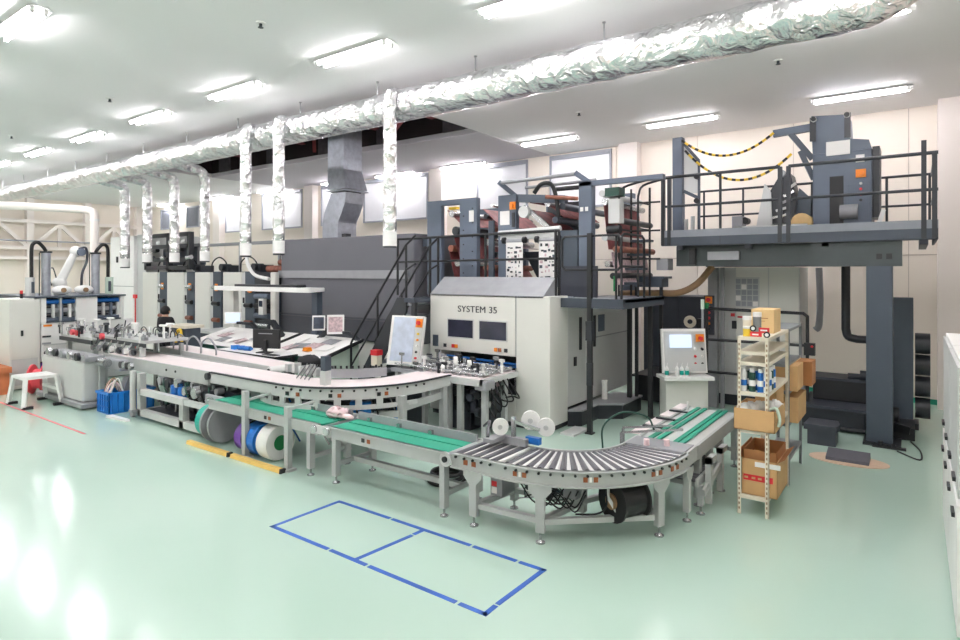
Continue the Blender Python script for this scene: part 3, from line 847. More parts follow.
for k in range(14):
    px = -10.55+.14*k; pz = rnd.uniform(.2, .7)
    obj('fitting', B().cyl((px, 5.1, pz), (px, 5.22, pz), rnd.uniform(.025, .06), 10), ('steel', 'black_metal', 'dark_green', 'midgrey', 'white')[k%5], t)
for k in range(5):
    px = -10.4+.36*k
    obj('inner_pipe', B().cyl((px, 5.16, .17), (px+.05, 5.16, .74), .022, 8), ('steel', 'midgrey')[k%2], t)
obj('floor_tray', B().box(-10.7, -8.85, 5.0, 5.7, .1, .16), 'dark_cabinet', t)
# chain of bolts and handles on top
for xx in (-10.2, -9.9):
    obj('bolt_hole', B().cyl((xx, 5.068, UZ-.08), (xx, 5.08, UZ-.08), .02, 10), 'black', t)

# ---- return belt behind
t = thing('return_belt', 'second white belt ending in a roller behind the long feed belt', 'conveyor', (-10.2, 6.2, 0))
ra, rbb = Vector((-12.4, 6.3, 0)), Vector((-8.35, 6.06, 0))
rd_ = (rbb-ra).normalized(); rn = Vector((-rd_.y, rd_.x, 0))
def along(k, off, z): q = ra + (rbb-ra)*k + rn*off; return (q.x, q.y, z)
obj('belt', B().beam(along(0, 0, UZ+.035), along(1, 0, UZ+.035), .44, .03), 'belt_white', t)
obj('front_rail', B().beam(along(0, -.24, UZ-.035), along(1, -.24, UZ-.035), .03, .17), 'lightgrey', t)
obj('back_rail', B().beam(along(0, .24, UZ-.035), along(1, .24, UZ-.035), .03, .17), 'lightgrey', t)
obj('end_roller', B().cyl(along(1, -.27, UZ-.01), along(1, .27, UZ-.01), .06, 16), 'white', t)
obj('roller_hub', B().cyl(along(1, -.29, UZ-.01), along(1, -.27, UZ-.01), .03, 12), 'black', t)
for k_ in (.08, .5, .92):
    for off in (-.24, .24):
        q = along(k_, off, 0); obj('leg', B().box(q[0]-.03, q[0]+.03, q[1]-.03, q[1]+.03, 0, UZ-.12), 'convgrey', t)
for k_ in (.12, .26, .4):
    q = along(k_, -.2, UZ)
    obj('hoop', B().tube(bend([q, (q[0]+.05, q[1], UZ+.25), (q[0]+.25, q[1]+.02, UZ+.34), (q[0]+.45, q[1]+.03, UZ+.2), (q[0]+.48, q[1]+.03, UZ+.03)], 5), .016, 8), 'midgrey', t)

# ---- stitching and stacking head above the feed belts
t = thing('stacking_head', 'busy grey stacking head with T-handles above the white feed belts', 'machine head', (-12.6, 5.9, .9))
obj('table_plate', B().box(-13.6, -11.4, 5.3, 6.1, 1.2, 1.25), 'steel_pale', t)
obj('table_plate', B().box(-15.0, -13.4, 5.2, 6.0, 1.14, 1.19), 'steel_pale', t)
obj('side_bar', B().box(-13.6, -11.4, 5.28, 5.31, 1.13, 1.2), 'black_metal', t)
obj('side_bar', B().box(-15.0, -13.4, 5.17, 5.2, 1.06, 1.14), 'black_metal', t)
rnd = random.Random(11)
for (px, py) in ((-14.7, 5.5), (-14.2, 5.6), (-13.8, 5.7), (-12.7, 5.7), (-11.9, 6.0), (-11.55, 5.7)):
    hz = 1.25 + rnd.uniform(.18, .3)
    obj('t_handle', B().cyl((px, py, 1.2), (px, py, hz), .022, 8).cyl((px-.09, py-.03, hz), (px+.09, py+.03, hz), .022, 8), 'white', t)
for k in range(10):
    px = -14.8 + .36*k; py = 5.35 + .25*(k%3)
    obj('adjuster', B().cyl((px, py, 1.18), (px, py, 1.3+.05*(k%2)), .035, 10).box(px-.07, px+.07, py-.04, py+.04, 1.25, 1.31), ('midgrey', 'steel', 'black_metal')[k%3], t)
for k in range(7):
    px = -13.5 + .28*k
    obj('linkage', B().beam((px, 5.25, .98), (px+.22, 5.3, 1.18), .035, .04).cyl((px, 5.22, 1.0), (px, 5.27, 1.0), .06, 12), ('steel', 'midgrey')[k%2], t)
for k in range(5):
    px = -12.9 + .3*k
    obj('cam_wheel', B().cyl((px, 5.2, 1.03), (px, 5.25, 1.03), .055, 14), ('black_metal', 'white')[k%2], t)
for (px, col) in ((-14.3, 'pink_red'), (-14.05, 'red'), (-12.9, 'pink_red')):
    obj('hand_knob', B().cyl((px, 5.14, 1.26), (px, 5.2, 1.26), .06, 14), col, t)
for xx in (-14.8, -13.5, -12.5, -11.5):
    obj('stand', B().box(xx-.04, xx+.04, 5.25, 5.33, .72, 1.14), 'convgrey', t)
    obj('stand', B().box(xx-.04, xx+.04, 5.98, 6.04, .0, 1.14), 'convgrey', t)
rnd = random.Random(31)
for k in range(34):
    px = rnd.uniform(-15.2, -11.6); py = rnd.uniform(5.15, 5.95); hz = 1.24+rnd.uniform(.05, .2)
    obj('clamp', B().cyl((px, py, 1.18), (px, py, hz), rnd.uniform(.015, .03), 8).box(px-.05, px+.05, py-.025, py+.025, hz-.03, hz+.02), ('black_metal', 'steel', 'white', 'midgrey', 'steel')[k%5], t)
for k in range(12):
    px = rnd.uniform(-15.2, -11.8); py = rnd.uniform(5.2, 6.2); dx = rnd.uniform(-.3, .3)
    obj('control_rod', B().cyl((px, py, 1.24), (px+dx, py+rnd.uniform(-.2, .3), 1.24+rnd.uniform(.05, .25)), .014, 6), ('steel', 'black_metal')[k%2], t)
for k in range(5):
    px = -12.9+.3*k; py = 5.9+.1*(k%2)
    obj('wire_loop', B().tube(bend([(px, py, 1.24), (px+.03, py, 1.36), (px+.15, py, 1.4), (px+.26, py, 1.33), (px+.28, py, 1.24)], 4), .01, 6), 'black_metal', t)
obj('lower_box', B().box(-12.4, -11.6, 4.95, 5.1, .72, .92), 'midgrey', t, .02)
obj('motor', B().cyl((-12.2, 4.86, .86), (-11.9, 4.86, .86), .08, 14), 'steel', t)
for k in range(4):
    obj('chain_wheel', B().cyl((-11.5+.12*k, 4.9, .86), (-11.5+.12*k, 4.96, .86), .06, 12), ('black', 'steel')[k%2], t)

# ================================================================== REELS ON THE FLOOR
def reel(name, label, x0, x1, y, r, parts):
    t = thing(name, label, 'reel', ((x0+x1)/2, y, 0), 'strapping reels on the floor under the conveyor')
    for nm, prof, m in parts:
        obj(nm, B().lathe(prof, (x0, y, r), (1,0,0), 32), m, t)
    return t
W = .3
reel('strapping_reel', 'teal strapping reel with large grey discs', -8.62, -8.02, 4.92, .3, (
    ('strap_coil', [(.06,0),(.2,0),(.235,.03),(.235,.24),(.06,.24)], 'teal'),
    ('disc', [(.0,.25),(.29,.25),(.29,.29),(.0,.29)], 'midgrey'),
    ('hub', [(.1,.29),(.1,.42),(.09,.42)], 'midgrey'),
    ('disc', [(.0,.42),(.27,.42),(.28,.44),(.27,.46),(.0,.46)], 'midgrey')))
reel('strapping_reel', 'purple strapping reel beside the blue one', -7.66, -7.46, 4.93, .215, (
    ('strap_coil', [(.08,0),(.19,0),(.2,.01),(.2,.18),(.19,.19),(.08,.19)], 'purple'), ('core', [(.08,0),(.08,.19),(.06,.19),(.06,0)], 'black'), ('disc', [(.07,.19),(.212,.19),(.212,.205),(.07,.205)], 'black')))
reel('strapping_reel', 'blue strapping reel between the purple and white ones', -7.41, -7.16, 4.92, .23, (
    ('strap_coil', [(.08,0),(.215,0),(.22,.01),(.22,.24),(.215,.25),(.08,.25)], 'blue'), ('disc', [(.07,-.015),(.23,-.015),(.23,0),(.07,0)], 'black')))
reel('strapping_reel', 'white strapping reel with green core beside the grey post', -7.1, -6.82, 4.91, .24, (
    ('strap_coil', [(.1,0),(.2,0),(.235,.05),(.24,.22),(.225,.26),(.1,.26)], 'white'), ('core', [(.0,.24),(.1,.24),(.1,.262),(.0,.262)], 'green')))
for (xa, xb, lb) in ((-8.63, -7.55, 'left yellow floor bar in front of the teal reel'), (-7.5, -6.38, 'right yellow floor bar in front of the blue and white reels')):
    t = thing('yellow_stop_bar', lb, 'floor bar', ((xa+xb)/2, 4.62, 0), 'yellow stop bars')
    obj('bar', B().prism([(4.58,0),(4.66,0),(4.65,.05),(4.59,.05)], 'X', xa, xb-.03), 'yellow_bar', t)
    obj('end_cap', B().prism([(4.575,0),(4.665,0),(4.655,.055),(4.585,.055)], 'X', xb-.03, xb), 'black', t)

# ================================================================== BLUE CRATE
t = thing('plastic_crate', 'blue plastic crate of scrap under the end of the feed belt', 'crate', (-11.74, 5.0, 0))
x0, x1, y0, y1 = -11.98, -11.5, 4.72, 5.5
cb = B()
cb.box(x0, x1, y0, y0+.015, .02, .36).box(x0, x1, y1-.015, y1, .02, .36).box(x0, x0+.015, y0, y1, .02, .36).box(x1-.015, x1, y0, y1, .02, .36).box(x0, x1, y0, y1, 0, .03)
obj('basket', cb, 'blue_bright', t)
obj('rim', B().box(x0-.02, x1+.02, y0-.02, y0+.02, .34, .38).box(x0-.02, x1+.02, y1-.02, y1+.02, .34, .38).box(x0-.02, x0+.02, y0, y1, .34, .38).box(x1-.02, x1+.02, y0, y1, .34, .38), 'blue_bright', t)
for k in range(5):
    xx = x0+.05+.095*k
    obj('rib', B().box(xx-.008, xx+.008, y0-.015, y0, .03, .34), 'blue', t)
for zz in (.12, .23):
    obj('rib', B().box(x0, x1, y0-.012, y0, zz, zz+.012), 'blue', t)
for k in range(8):
    yy = y0+.05+.1*k
    obj('rib', B().box(x1, x1+.015, yy-.008, yy+.008, .03, .34), 'blue', t)
t = thing('scrap_heap', 'heap of paper scrap and grey sheet in the blue crate', 'scrap', (-11.74, 5.0, .04))
rnd = random.Random(3)
obj('sheet', B().prism([(4.95,.2),(5.25,.2),(5.25,.62),(5.1,.6)], 'X', -11.8, -11.62), 'midgrey', t)
for k in range(9):
    px = -11.9+.03*k
    obj('strip', B().tube(bend([(px, 4.8, .3), (px+rnd.uniform(-.05,.05), 4.85, .44), (px+.04, 4.92, .5+rnd.uniform(0,.12)), (px+.06, 5.0, .36)], 4), .012, 5), ('brown', 'pinkish', 'paper')[k%3], t)
tag(obj('floor_bracket', B().prism([(-11.32,4.6),(-10.75,4.66),(-10.7,4.72),(-11.3,4.70)], 'Z', 0, .04), 'white'), 'white flat bar lying on the floor by the blue crate', 'bar')

# ================================================================== FAR LEFT GATHERING MACHINE (its open face looks along the belts)
GX = -15.5
t = thing('gathering_machine', 'large white paper machine at the far left with open roller bays', 'machine', (-16.8, 5.6, 0))
gm = t
obj('body', B().box(-16.3, GX+.02, 4.42, 4.98, .02, 1.95), 'offwhite', t, .02)
obj('body', B().box(-18.2, GX, 5.0, 6.9, .55, 1.4), 'white', t, .02)
obj('base', B().box(-18.2, GX-.1, 5.0, 6.9, .02, .55), 'lightgrey', t, .01)
obj('bay_back', B().box(-18.2, GX-.7, 5.0, 6.7, 1.4, 1.95), 'slate_dark', t)
for (ya, yb) in ((4.99, 5.1), (5.68, 6.12), (6.62, 6.7)):
    obj('bay_pillar', B().box(GX-.7, GX, ya, yb, 1.4, 1.95), 'white', t, .012)
obj('top_plate', B().box(-18.2, GX+.05, 4.85, 6.72, 1.95, 1.985), 'slate_dark', t)
for (ya, yb) in ((5.1, 5.68), (6.12, 6.62)):
    for k in range(5):
        xx = GX-.12-.14*(k%2); zz = 1.46+.1*k
        obj('press_roller', B().cyl((xx, ya, zz), (xx, yb, zz), .055, 12), ('slate', 'steel', 'midgrey', 'steel', 'blue')[k], t)
    obj('bay_sill', B().box(GX-.3, GX+.03, ya, yb, 1.4, 1.43), 'slate_dark', t)
    for k in range(3):
        yy = ya+.12+.16*k
        obj('roller_arm', B().box(GX-.1, GX-.02, yy, yy+.05, 1.5, 1.8), ('steel_pale', 'slate', 'white')[k], t)
obj('divider', B().box(GX-.4, GX, 5.36, 5.39, 1.4, 1.95), 'steel_pale', t)
obj('poster_panel', B().box(GX-.1, GX-.08, 4.99, 5.5, .08, .54), 'dark_cabinet', t, label='dark panel with coloured shapes')
for (py, c_) in ((5.06, 'purple'), (5.2, 'yellow'), (5.36, 'green')):
    obj('colour_patch', B().box(GX-.08, GX-.07, py-.06, py+.08, .32, .52), c_, t)
for (py, pz, rr) in ((5.1, .74, .055), (5.4, .74, .06), (5.52, .68, .06)):
    obj('dial', B().cyl((GX, py, pz), (GX+.05, py, pz), rr, 18), 'black', t)
    obj('dial_face', B().cyl((GX+.05, py, pz), (GX+.056, py, pz), rr*.6, 16), 'white', t)
obj('handle', B().box(GX+.02, GX+.05, 4.62, 4.66, 1.15, 1.27), 'black', t)
for (py, pz, c_) in ((5.06, 1.34, 'orange'), (5.04, 1.1, 'black_metal'), (5.04, .95, 'midgrey')):
    obj('control_plate', B().box(GX, GX+.015, py-.02, py+.14, pz-.02, pz+.02), c_, t)
obj('side_door', B().box(GX+.02, GX+.03, 4.46, 4.93, .7, 1.88), 'offwhite', t)
obj('side_door', B().box(GX+.02, GX+.03, 4.46, 4.93, .1, .66), 'lightgrey', t)
obj('door_sill', B().box(GX, GX+.02, 5.05, 6.5, .9, .93), 'lightgrey', t)
obj('beacon_lamp', B().cyl((-15.7, 4.7, 1.95), (-15.7, 4.7, 2.05), .03, 10), 'black', t)
obj('beacon_lens', B().cyl((-15.7, 4.7, 2.05), (-15.7, 4.7, 2.12), .028, 10), 'red', t)
ZP = 1.985
def vac_column(y, label, s, jm):
    x = -16.2
    t = thing('vacuum_column', label, 'vacuum column', (x, y, ZP), 'vacuum columns on the far left machine')
    obj('column', B().cyl((x, y, ZP), (x, y, 2.96), .09, 16), 'galv', t)
    obj('column_cap', B().cyl((x, y, 2.96), (x, y, 3.0), .12, 16), 'black_metal', t)
    obj('guide_rod', B().cyl((x, y-.13, ZP), (x, y-.13, 2.96), .012, 8), 'black', t)
    obj('hose', B().tube(bend([(x, y, 3.0), (x, y+s*.06, 3.1), (x, y+s*.16, 3.2), (x, y+s*.25, 3.16), (x, y+s*.28, 3.0), (x, y+s*.28, 2.4)], 6), .04, 8), 'rubber', t)
    obj('filter_jar', B().cyl((x, y+s*.31, ZP), (x, y+s*.31, 2.4), .09, 12), jm, t)
    obj('jar_bracket', B().cyl((x+.09, y+s*.28, 2.05), (x+.09, y+s*.28, 2.3), .03, 8), 'slate_dark', t)
vac_column(5.32, 'galvanised vacuum column with looping black hose at the far left', -1, 'lightgrey')
vac_column(6.35, 'galvanised vacuum column with black hose nearer the white tower', 1, 'console_green')
t = thing('robot_arm', 'white jointed robot arm reaching up over the far left machine', 'robot', (-16.5, 5.7, ZP))
rx_ = -16.4
obj('pedestal', B().cyl((rx_, 5.65, ZP), (rx_, 5.65, 2.15), .16, 18, .13), 'white', t)
obj('shoulder', B().sph((rx_, 5.66, 2.26), .15, 14, 10), 'white', t)
obj('upper_arm', B().cyl((rx_, 5.66, 2.26), (rx_, 5.98, 3.0), .1, 14, .075), 'white', t)
obj('elbow', B().sph((rx_, 6.0, 3.02), .13, 14, 10), 'white', t)
obj('joint_cover', B().cyl((rx_+.12, 6.06, 3.0), (rx_+.2, 6.06, 3.0), .09, 14), 'slate', t)
obj('wrist_hose', B().tube(bend([(rx_+.1, 6.02, 3.08), (rx_+.1, 6.18, 3.1), (rx_+.1, 6.2, 2.8), (rx_+.1, 6.1, 2.5), (rx_+.1, 6.08, 2.2)], 6), .028, 8), 'dark_cabinet', t)
for py in (5.62, 6.08):
    obj('drive_housing', B().sph((rx_+.25, py, 2.1), .11, 14, 10, (1, 1.9, 1)), 'white', t)
    obj('drive_cap', B().cyl((rx_+.34, py, 2.1), (rx_+.38, py, 2.1), .055, 12), 'brown', t)
obj('cable', B().tube(bend([(rx_, 5.5, 2.2), (rx_, 5.42, 2.5), (rx_, 5.52, 2.62), (rx_, 5.6, 2.35)], 6), .014, 6), 'black', t)
# grey cabinet nearest at the left end
t = thing('machine_cabinet', 'plain grey steel cabinet on castors beside the blue crate', 'cabinet', (-13.3, 4.8, 0))
obj('body', B().box(-14.3, -12.35, 4.62, 4.98, .12, .86), 'lightgrey', t, .04)
obj('plinth', B().box(-14.4, -12.2, 4.55, 5.02, .03, .12), 'midgrey', t, .02)
obj('corner_post', B().box(-12.28, -12.2, 4.86, 4.94, .12, .9), 'convgrey', t)
obj('top_gear_tray', B().box(-14.2, -12.3, 4.65, 4.98, .86, .95), 'midgrey', t)
for k in range(6):
    px = -13.9+.34*k
    obj('gear', B().cyl((px, 4.58, .95), (px, 4.64, .95), .075, 14), ('steel', 'black_metal', 'midgrey')[k%3], t)
# step stool, red reel, wooden crate
t = thing('step_stool', 'white metal step stool with black feet at the far left', 'stool', (-13.55, 4.3, 0))
for (xa, s) in ((-13.95, -1), (-13.15, 1)):
    for yy in (4.03, 4.52):
        obj('leg', B().beam((xa-s*.1, yy, .56), (xa, yy+(.06 if yy > 4.3 else -.06), .03), .07, .05), 'white', t)
        obj('foot_cap', B().box(xa-.04, xa+.04, yy-.08, yy+.08, 0, .05), 'black', t)
obj('step', B().box(-13.85, -13.25, 4.0, 4.55, .52, .57), 'white', t)
obj('lower_step', B().box(-13.9, -13.2, 4.5, 4.6, .28, .33), 'white', t)
t = thing('hose_reel', 'red hose reel behind the white step stool', 'reel', (-14.6, 4.6, 0))
obj('drum', B().lathe([(.1,0),(.3,0),(.3,.03),(.2,.05),(.2,.2),(.3,.22),(.3,.25),(.1,.25)], (-14.85, 4.62, .3), (.6,.8,0), 24), 'pink_red', t)
obj('hub', B().cyl((-14.88, 4.58, .3), (-14.86, 4.61, .3), .1, 14), 'green', t)
tag(obj('wooden_case', B().box(-16.9, -15.15, 3.98, 4.33, 0, .44).box(-16.95, -15.1, 3.95, 4.36, .44, .56), 'wood'), 'brown wooden case at the far left edge', 'case')

# ================================================================== PRINT UNITS AND TOWER
units = ((-20.0, -18.75), (-18.45, -17.15), (-16.85, -15.75), (-15.4, -14.2))
lab = ('print unit with pale cabinet door, farthest left behind the person', 'print unit with pale cabinet door, second from the left', 'print unit with pale cabinet door, third from the left', 'print unit with pale cabinet door, nearest the grey dryer')
for (xa, xb), lb in zip(units, lab):
    t = thing('print_unit', lb, 'press', ((xa+xb)/2, 10, 0), 'white print units in a row')
    obj('cabinet', B().box(xa, xb-.32, 9.2, 11.2, .1, 2.52), 'offwhite', t, .015)
    obj('side_panel', B().box(xb-.32, xb-.14, 9.22, 11.2, .1, 2.5), 'lightgrey', t, .01)
    obj('roller_bay', B().box(xb-.14, xb+.28, 9.2, 11.2, .1, 2.54), 'slate_dark', t)
    obj('plinth', B().box(xa, xb+.28, 9.3, 11.1, 0, .1), 'black_metal', t)
    h_ = obj('door_handle', B().box(xb-.24, xb-.2, 9.19, 9.22, 1.7, 1.85), 'black', t)
    for k in range(3):
        obj('ink_roller', B().cyl((xb-.08, 9.16, 1.2+.45*k), (xb+.2, 9.16, 1.2+.45*k), .06, 12), ('rust', 'black', 'steel')[k], t)
    obj('indicator_lamp', B().box(xb+.0, xb+.1, 9.17, 9.2, 2.0, 2.2), 'orange', t)
    obj('top_hose', B().tube(bend([(xa+.2, 9.6, 2.52), (xa+.25, 9.6, 2.8), (xa+.6, 9.6, 2.95), (xa+.95, 9.6, 2.8), (xa+1.0, 9.6, 2.52)], 5), .02, 6), 'black', t)
    obj('top_motor', B().box(xb-.25, xb+.1, 9.5, 9.9, 2.52, 2.72).cyl((xb-.1, 9.4, 2.66), (xb-.1, 9.7, 2.66), .1, 12), 'black_metal', t)
# service bar on posts above the units
t = thing('service_rail', 'thin dark service rail on posts above the print units', 'rail', (-15.5, 9.7, 2.5))
obj('rail', B().box(-19.5, -12.9, 9.6, 9.68, 3.3, 3.36).box(-19.5, -12.9, 9.9, 9.98, 3.3, 3.36), 'midgrey', t)
for xx in (-17.6, -15.4, -13.6):
    obj('rail_post', B().box(xx-.03, xx+.03, 9.7, 9.76, 2.5, 3.3), 'midgrey', t)
# tall tower
t = thing('tower_unit', 'tall white tower with black rack of rollers behind the far left machine', 'machine', (-20.5, 9.5, 0))
obj('tower_cabinet', B().box(-22.3, -20.6, 9.2, 11.2, .05, 3.72), 'white', t, .02)
obj('tower_side', B().box(-20.6, -20.0, 9.3, 11.2, .05, 3.75), 'lightgrey', t, .02)
obj('seam', B().box(-22.3, -20.6, 9.19, 9.2, 2.05, 2.07), 'midgrey', t)
obj('door_handle', B().box(-21.8, -21.7, 9.17, 9.2, 2.85, 3.05), 'black', t)
for zz in (2.6, 2.85, 3.25, 3.6):
    obj('rack_beam', B().box(-20.0, -17.3, 9.25, 9.4, zz, zz+.12), 'black_metal', t)
for xx in (-20.0, -18.6, -17.4):
    obj('rack_post', B().box(xx, xx+.14, 9.25, 9.4, 2.6, 3.72), 'black_metal', t)
rnd = random.Random(2)
for k in range(10):
    px = -19.7+.25*k
    obj('rack_roller', B().cyl((px, 9.3, 2.95+.24*(k%3)), (px+.22, 9.3, 2.97+.24*(k%3)), .07, 10), ('steel', 'black', 'lightgrey')[k%3], t)
obj('rack_back', B().box(-19.9, -17.4, 9.8, 9.85, 2.75, 3.4), 'slate_dark', t)
obj('red_flag', B().box(-20.1, -19.9, 8.95, 9.0, 1.7, 1.82).cyl((-20.0, 8.98, 0), (-20.0, 8.98, 1.7), .02, 8), 'red', t)

# ================================================================== DRYER
t = thing('dryer_housing', 'large dark grey dryer housing with a lighter horizontal band', 'dryer', (-10.5, 10.5, 0))
obj('body', B().box(-12.8, -8.34, 9.2, 11.6, 1.0, 3.32), 'dryer', t, .03)
obj('band', B().box(-12.85, -8.5, 9.15, 9.2, 2.38, 2.56), 'midgrey', t)
obj('lower_seam', B().box(-12.8, -8.34, 9.17, 9.2, 1.48, 1.52), 'dryer_dark', t)
obj('base', B().box(-12.8, -8.34, 9.3, 11.6, 0, 1.0), 'offwhite', t, .02)
obj('lower_panel', B().box(-12.8, -8.34, 9.18, 9.2, 1.02, 1.46), 'dryer_dark', t)
obj('top_lug', B().box(-10.9, -10.75, 9.5, 9.65, 3.32, 3.42), 'black_metal', t)
# open unit at the dryer's left end
t = thing('delivery_unit', 'dark open delivery unit with white post left of the dryer', 'machine', (-13.5, 9.6, 0))
obj('frame', B().box(-13.88, -12.9, 9.24, 11.0, .0, 2.2), 'slate_dark', t)
obj('top_box', B().box(-13.9, -12.9, 9.2, 10.4, 2.2, 2.52), 'black_metal', t)
obj('white_post', B().box(-12.9, -12.7, 8.96, 9.08, .0, 2.52), 'offwhite', t, .02)
obj('inner_bay', B().box(-13.9, -13.2, 9.22, 9.3, 1.0, 2.1), 'black', t)
for k in range(4):
    obj('bay_roller', B().cyl((-13.85, 9.18, 1.15+.25*k), (-13.25, 9.18, 1.15+.25*k), .07, 10), ('steel', 'slate', 'black', 'slate')[k], t)
obj('status_lamp', B().cyl((-14.0, 9.15, 2.05), (-14.0, 9.1, 2.05), .07, 12), 'orange', t)
obj('white_hose', B().tube(bend([(-14.1, 9.1, 3.1), (-14.0, 9.05, 2.75), (-13.6, 9.0, 2.45), (-13.0, 9.0, 2.35)], 6), .045, 8), 'white', t)
obj('rust_pipe', B().cyl((-13.9, 9.6, 2.61), (-12.9, 9.6, 2.61), .09, 10).cyl((-13.6, 9.75, 2.78), (-12.85, 9.7, 2.8), .08, 10), 'rust', t)
obj('side_box', B().box(-13.45, -13.25, 9.0, 9.1, 1.45, 1.85), 'white', t)
obj('side_box_screen', B().box(-13.42, -13.28, 8.99, 9.0, 1.65, 1.8), 'screen_dark', t)

# ================================================================== CONTROL DESKS WITH LIGHT CANOPY
def desk(xa, xb, label):
    t = thing('control_desk', label, 'control desk', ((xa+xb)/2, 7.6, 0), 'press control desks')
    obj('base', B().prism([(7.35,0),(8.15,0),(8.15,1.12),(7.35,.9)], 'X', xa+.08, xb-.05), 'console_green', t)
    obj('table_top', B().prism([(7.15,.86),(8.2,1.14),(8.2,1.2),(7.15,.93)], 'X', xa, xb), 'paper', t)
    obj('front_edge', B().box(xa, xb, 7.11, 7.15, .84, .94), 'dark_green', t)
    obj('end_edge', B().prism([(7.15,.87),(8.2,1.15),(8.2,1.21),(7.15,.94)], 'X', xb, xb+.03), 'black', t)
    obj('front_panel', B().box(xa+.08, xb-.05, 7.33, 7.35, .1, .85), 'console_green', t)
    obj('kick_plate', B().box(xa+.12, xb-.1, 7.4, 8.1, 0, .05), 'black_metal', t)
    rnd = random.Random(int(abs(xa)*7))
    for k in range(7):
        px = xa+.2+(xb-xa-.5)*k/7; f_ = rnd.uniform(.25,.75)
        py = 7.15+1.05*f_; pz = .935+.27*f_
        obj('printed_sheet', B().rbox((px+.1, py, pz+.012), (.36, .26, .004), rz=rnd.uniform(-.4,.4), rx=.25), ('paper','paper_print','midgrey')[k%3], t)
    return t
desk(-13.4, -10.75, 'left pale green control desk covered with printed sheets')
desk(-10.6, -8.8, 'right pale green control desk covered with printed sheets beside the stairs')
t = thing('light_canopy', 'white light canopy on posts above the control desks', 'canopy', (-11.8, 8.1, 0))
obj('hood', B().prism([(7.9,2.09),(8.3,2.11),(8.3,2.19),(7.9,2.19)], 'X', -13.6, -10.05), 'white', t, .01)
obj('top_tray', B().box(-12.9, -10.6, 8.0, 8.25, 2.19, 2.24), 'black_metal', t)
obj('post', B().box(-10.38, -10.2, 8.22, 8.36, 0, 2.12), 'slate_dark', t)
obj('post', B().box(-13.4, -13.3, 8.22, 8.36, 0, 2.12), 'offwhite', t)
def arm_screen(x, y, z, w_, h_, rz, m, label, arm, frame='white'):
    t = thing('desk_monitor', label, 'monitor', (x, y, z-.45), 'monitors on arms above the control desks')
    rm = Matrix.Rotation(rz,3,'Z') @ Matrix.Rotation(-.12,3,'X')
    obj('bezel', B().obox((x, y, z), (w_, .05, h_), rm), frame, t)
    off = rm @ Vector((0,-.028,0))
    obj('screen', B().obox((x+off.x, y+off.y, z+off.z), (w_*.82, .006, h_*.78), rm), m, t)
    obj('arm', B().beam((x, y+.05, z-h_*.4), (x+arm[0], y+.15, z-h_*.45), .07, .06).beam((x+arm[0], y+.15, z-h_*.45), (x+arm[1], y+.2, 1.14), .09, .06), 'black_metal', t)
arm_screen(-12.55, 7.75, 1.48, .36, .27, .85, 'screen_lit', 'pale blue lit screen on an arm at the left desk', (.5, .75))
arm_screen(-9.75, 7.9, 1.49, .25, .3, .8, 'screen_dark', 'small dark screen in white frame above the right desk', (.15, -.25))
arm_screen(-9.3, 7.95, 1.48, .33, .38, .8, 'paper_print', 'screen with coloured print proof in white frame above the right desk', (.25, .5))
obj_t = thing('cable_reel_arm', 'black folded support arm standing on the left desk', 'arm', (-11.2, 7.9, 1.15))
obj('arm', B().beam((-11.75, 7.9, 1.42), (-11.3, 7.9, 1.45), .09, .07).beam((-11.3, 7.9, 1.45), (-10.95, 7.9, 1.15), .12, .08), 'black_metal', obj_t)
tag(obj('tape_dispenser', B().prism([(-9.55,.0),(-9.37,.0),(-9.4,.07),(-9.52,.07)], 'Y', 7.34, 7.44), 'orange'), 'small yellow tape dispenser on the right desk', 'dispenser').location.z = 1.0

# low grey boxes by the person
t = thing('grey_hopper', 'dark grey hopper box with two white discs beside the person', 'hopper', (-13.1, 6.9, 0))
obj('box', B().box(-13.4, -12.75, 6.75, 7.1, .0, 1.3), 'slate_dark', t, .02)
obj('lid', B().box(-13.45, -12.7, 6.7, 7.15, 1.3, 1.36), 'cream_metal', t)
for px in (-13.25, -12.95): obj('disc', B().cyl((px, 6.74, 1.12), (px, 6.75, 1.12), .085, 16), 'white', t)
t = thing('grey_pallet_box', 'flat dark grey box with pale lid left of the desks', 'box', (-13.9, 8.4, 0))
obj('box', B().box(-14.8, -13.5, 8.1, 8.8, 0, 1.0), 'slate_dark', t, .02)
obj('lid', B().box(-14.85, -13.45, 8.05, 8.85, 1.0, 1.06), 'lightgrey', t)
tag(obj('yellow_loop', B().tube(bend([(-13.05, 6.7, 1.02), (-13.0, 6.7, 1.25), (-12.85, 6.7, 1.3), (-12.8, 6.7, 1.05)], 5), .03, 8), 'yellow'), 'yellow curved guard tube beside the grey hopper', 'guard').location.z = .98

# ================================================================== COMPUTER DESK
t = thing('computer_desk', 'black computer desk with white top behind the feed belts', 'desk', (-10.2, 6.75, 0))
DT = 1.0
obj('desk_top', B().box(-11.2, -9.25, 6.52, 7.0, DT-.03, DT), 'white', t)
obj('edge_band', B().box(-11.22, -9.23, 6.5, 6.52, DT-.04, DT).box(-9.25, -9.23, 6.5, 7.0, DT-.04, DT), 'black', t)
for px in (-11.1, -9.33):
    for py in (6.56, 6.95): obj('leg', B().box(px-.03, px+.03, py-.03, py+.03, 0, DT-.04), 'black', t)
obj('drawer_unit', B().box(-10.7, -10.2, 6.6, 6.98, .55, DT-.04), 'black_metal', t)
obj('modesty_panel', B().box(-10.2, -9.35, 6.95, 6.98, .4, DT-.04), 'dark_green', t)
t = thing('monitor', 'black flat monitor seen from behind on the black desk', 'monitor', (-9.9, 6.8, DT))
obj('panel', B().rbox((-9.9, 6.8, DT+.26), (.58, .05, .36), rz=.35), 'black', t, .008)
obj('logo_strip', B().rbox((-9.89, 6.765, DT+.36), (.3, .004, .015), rz=.35), 'midgrey', t)
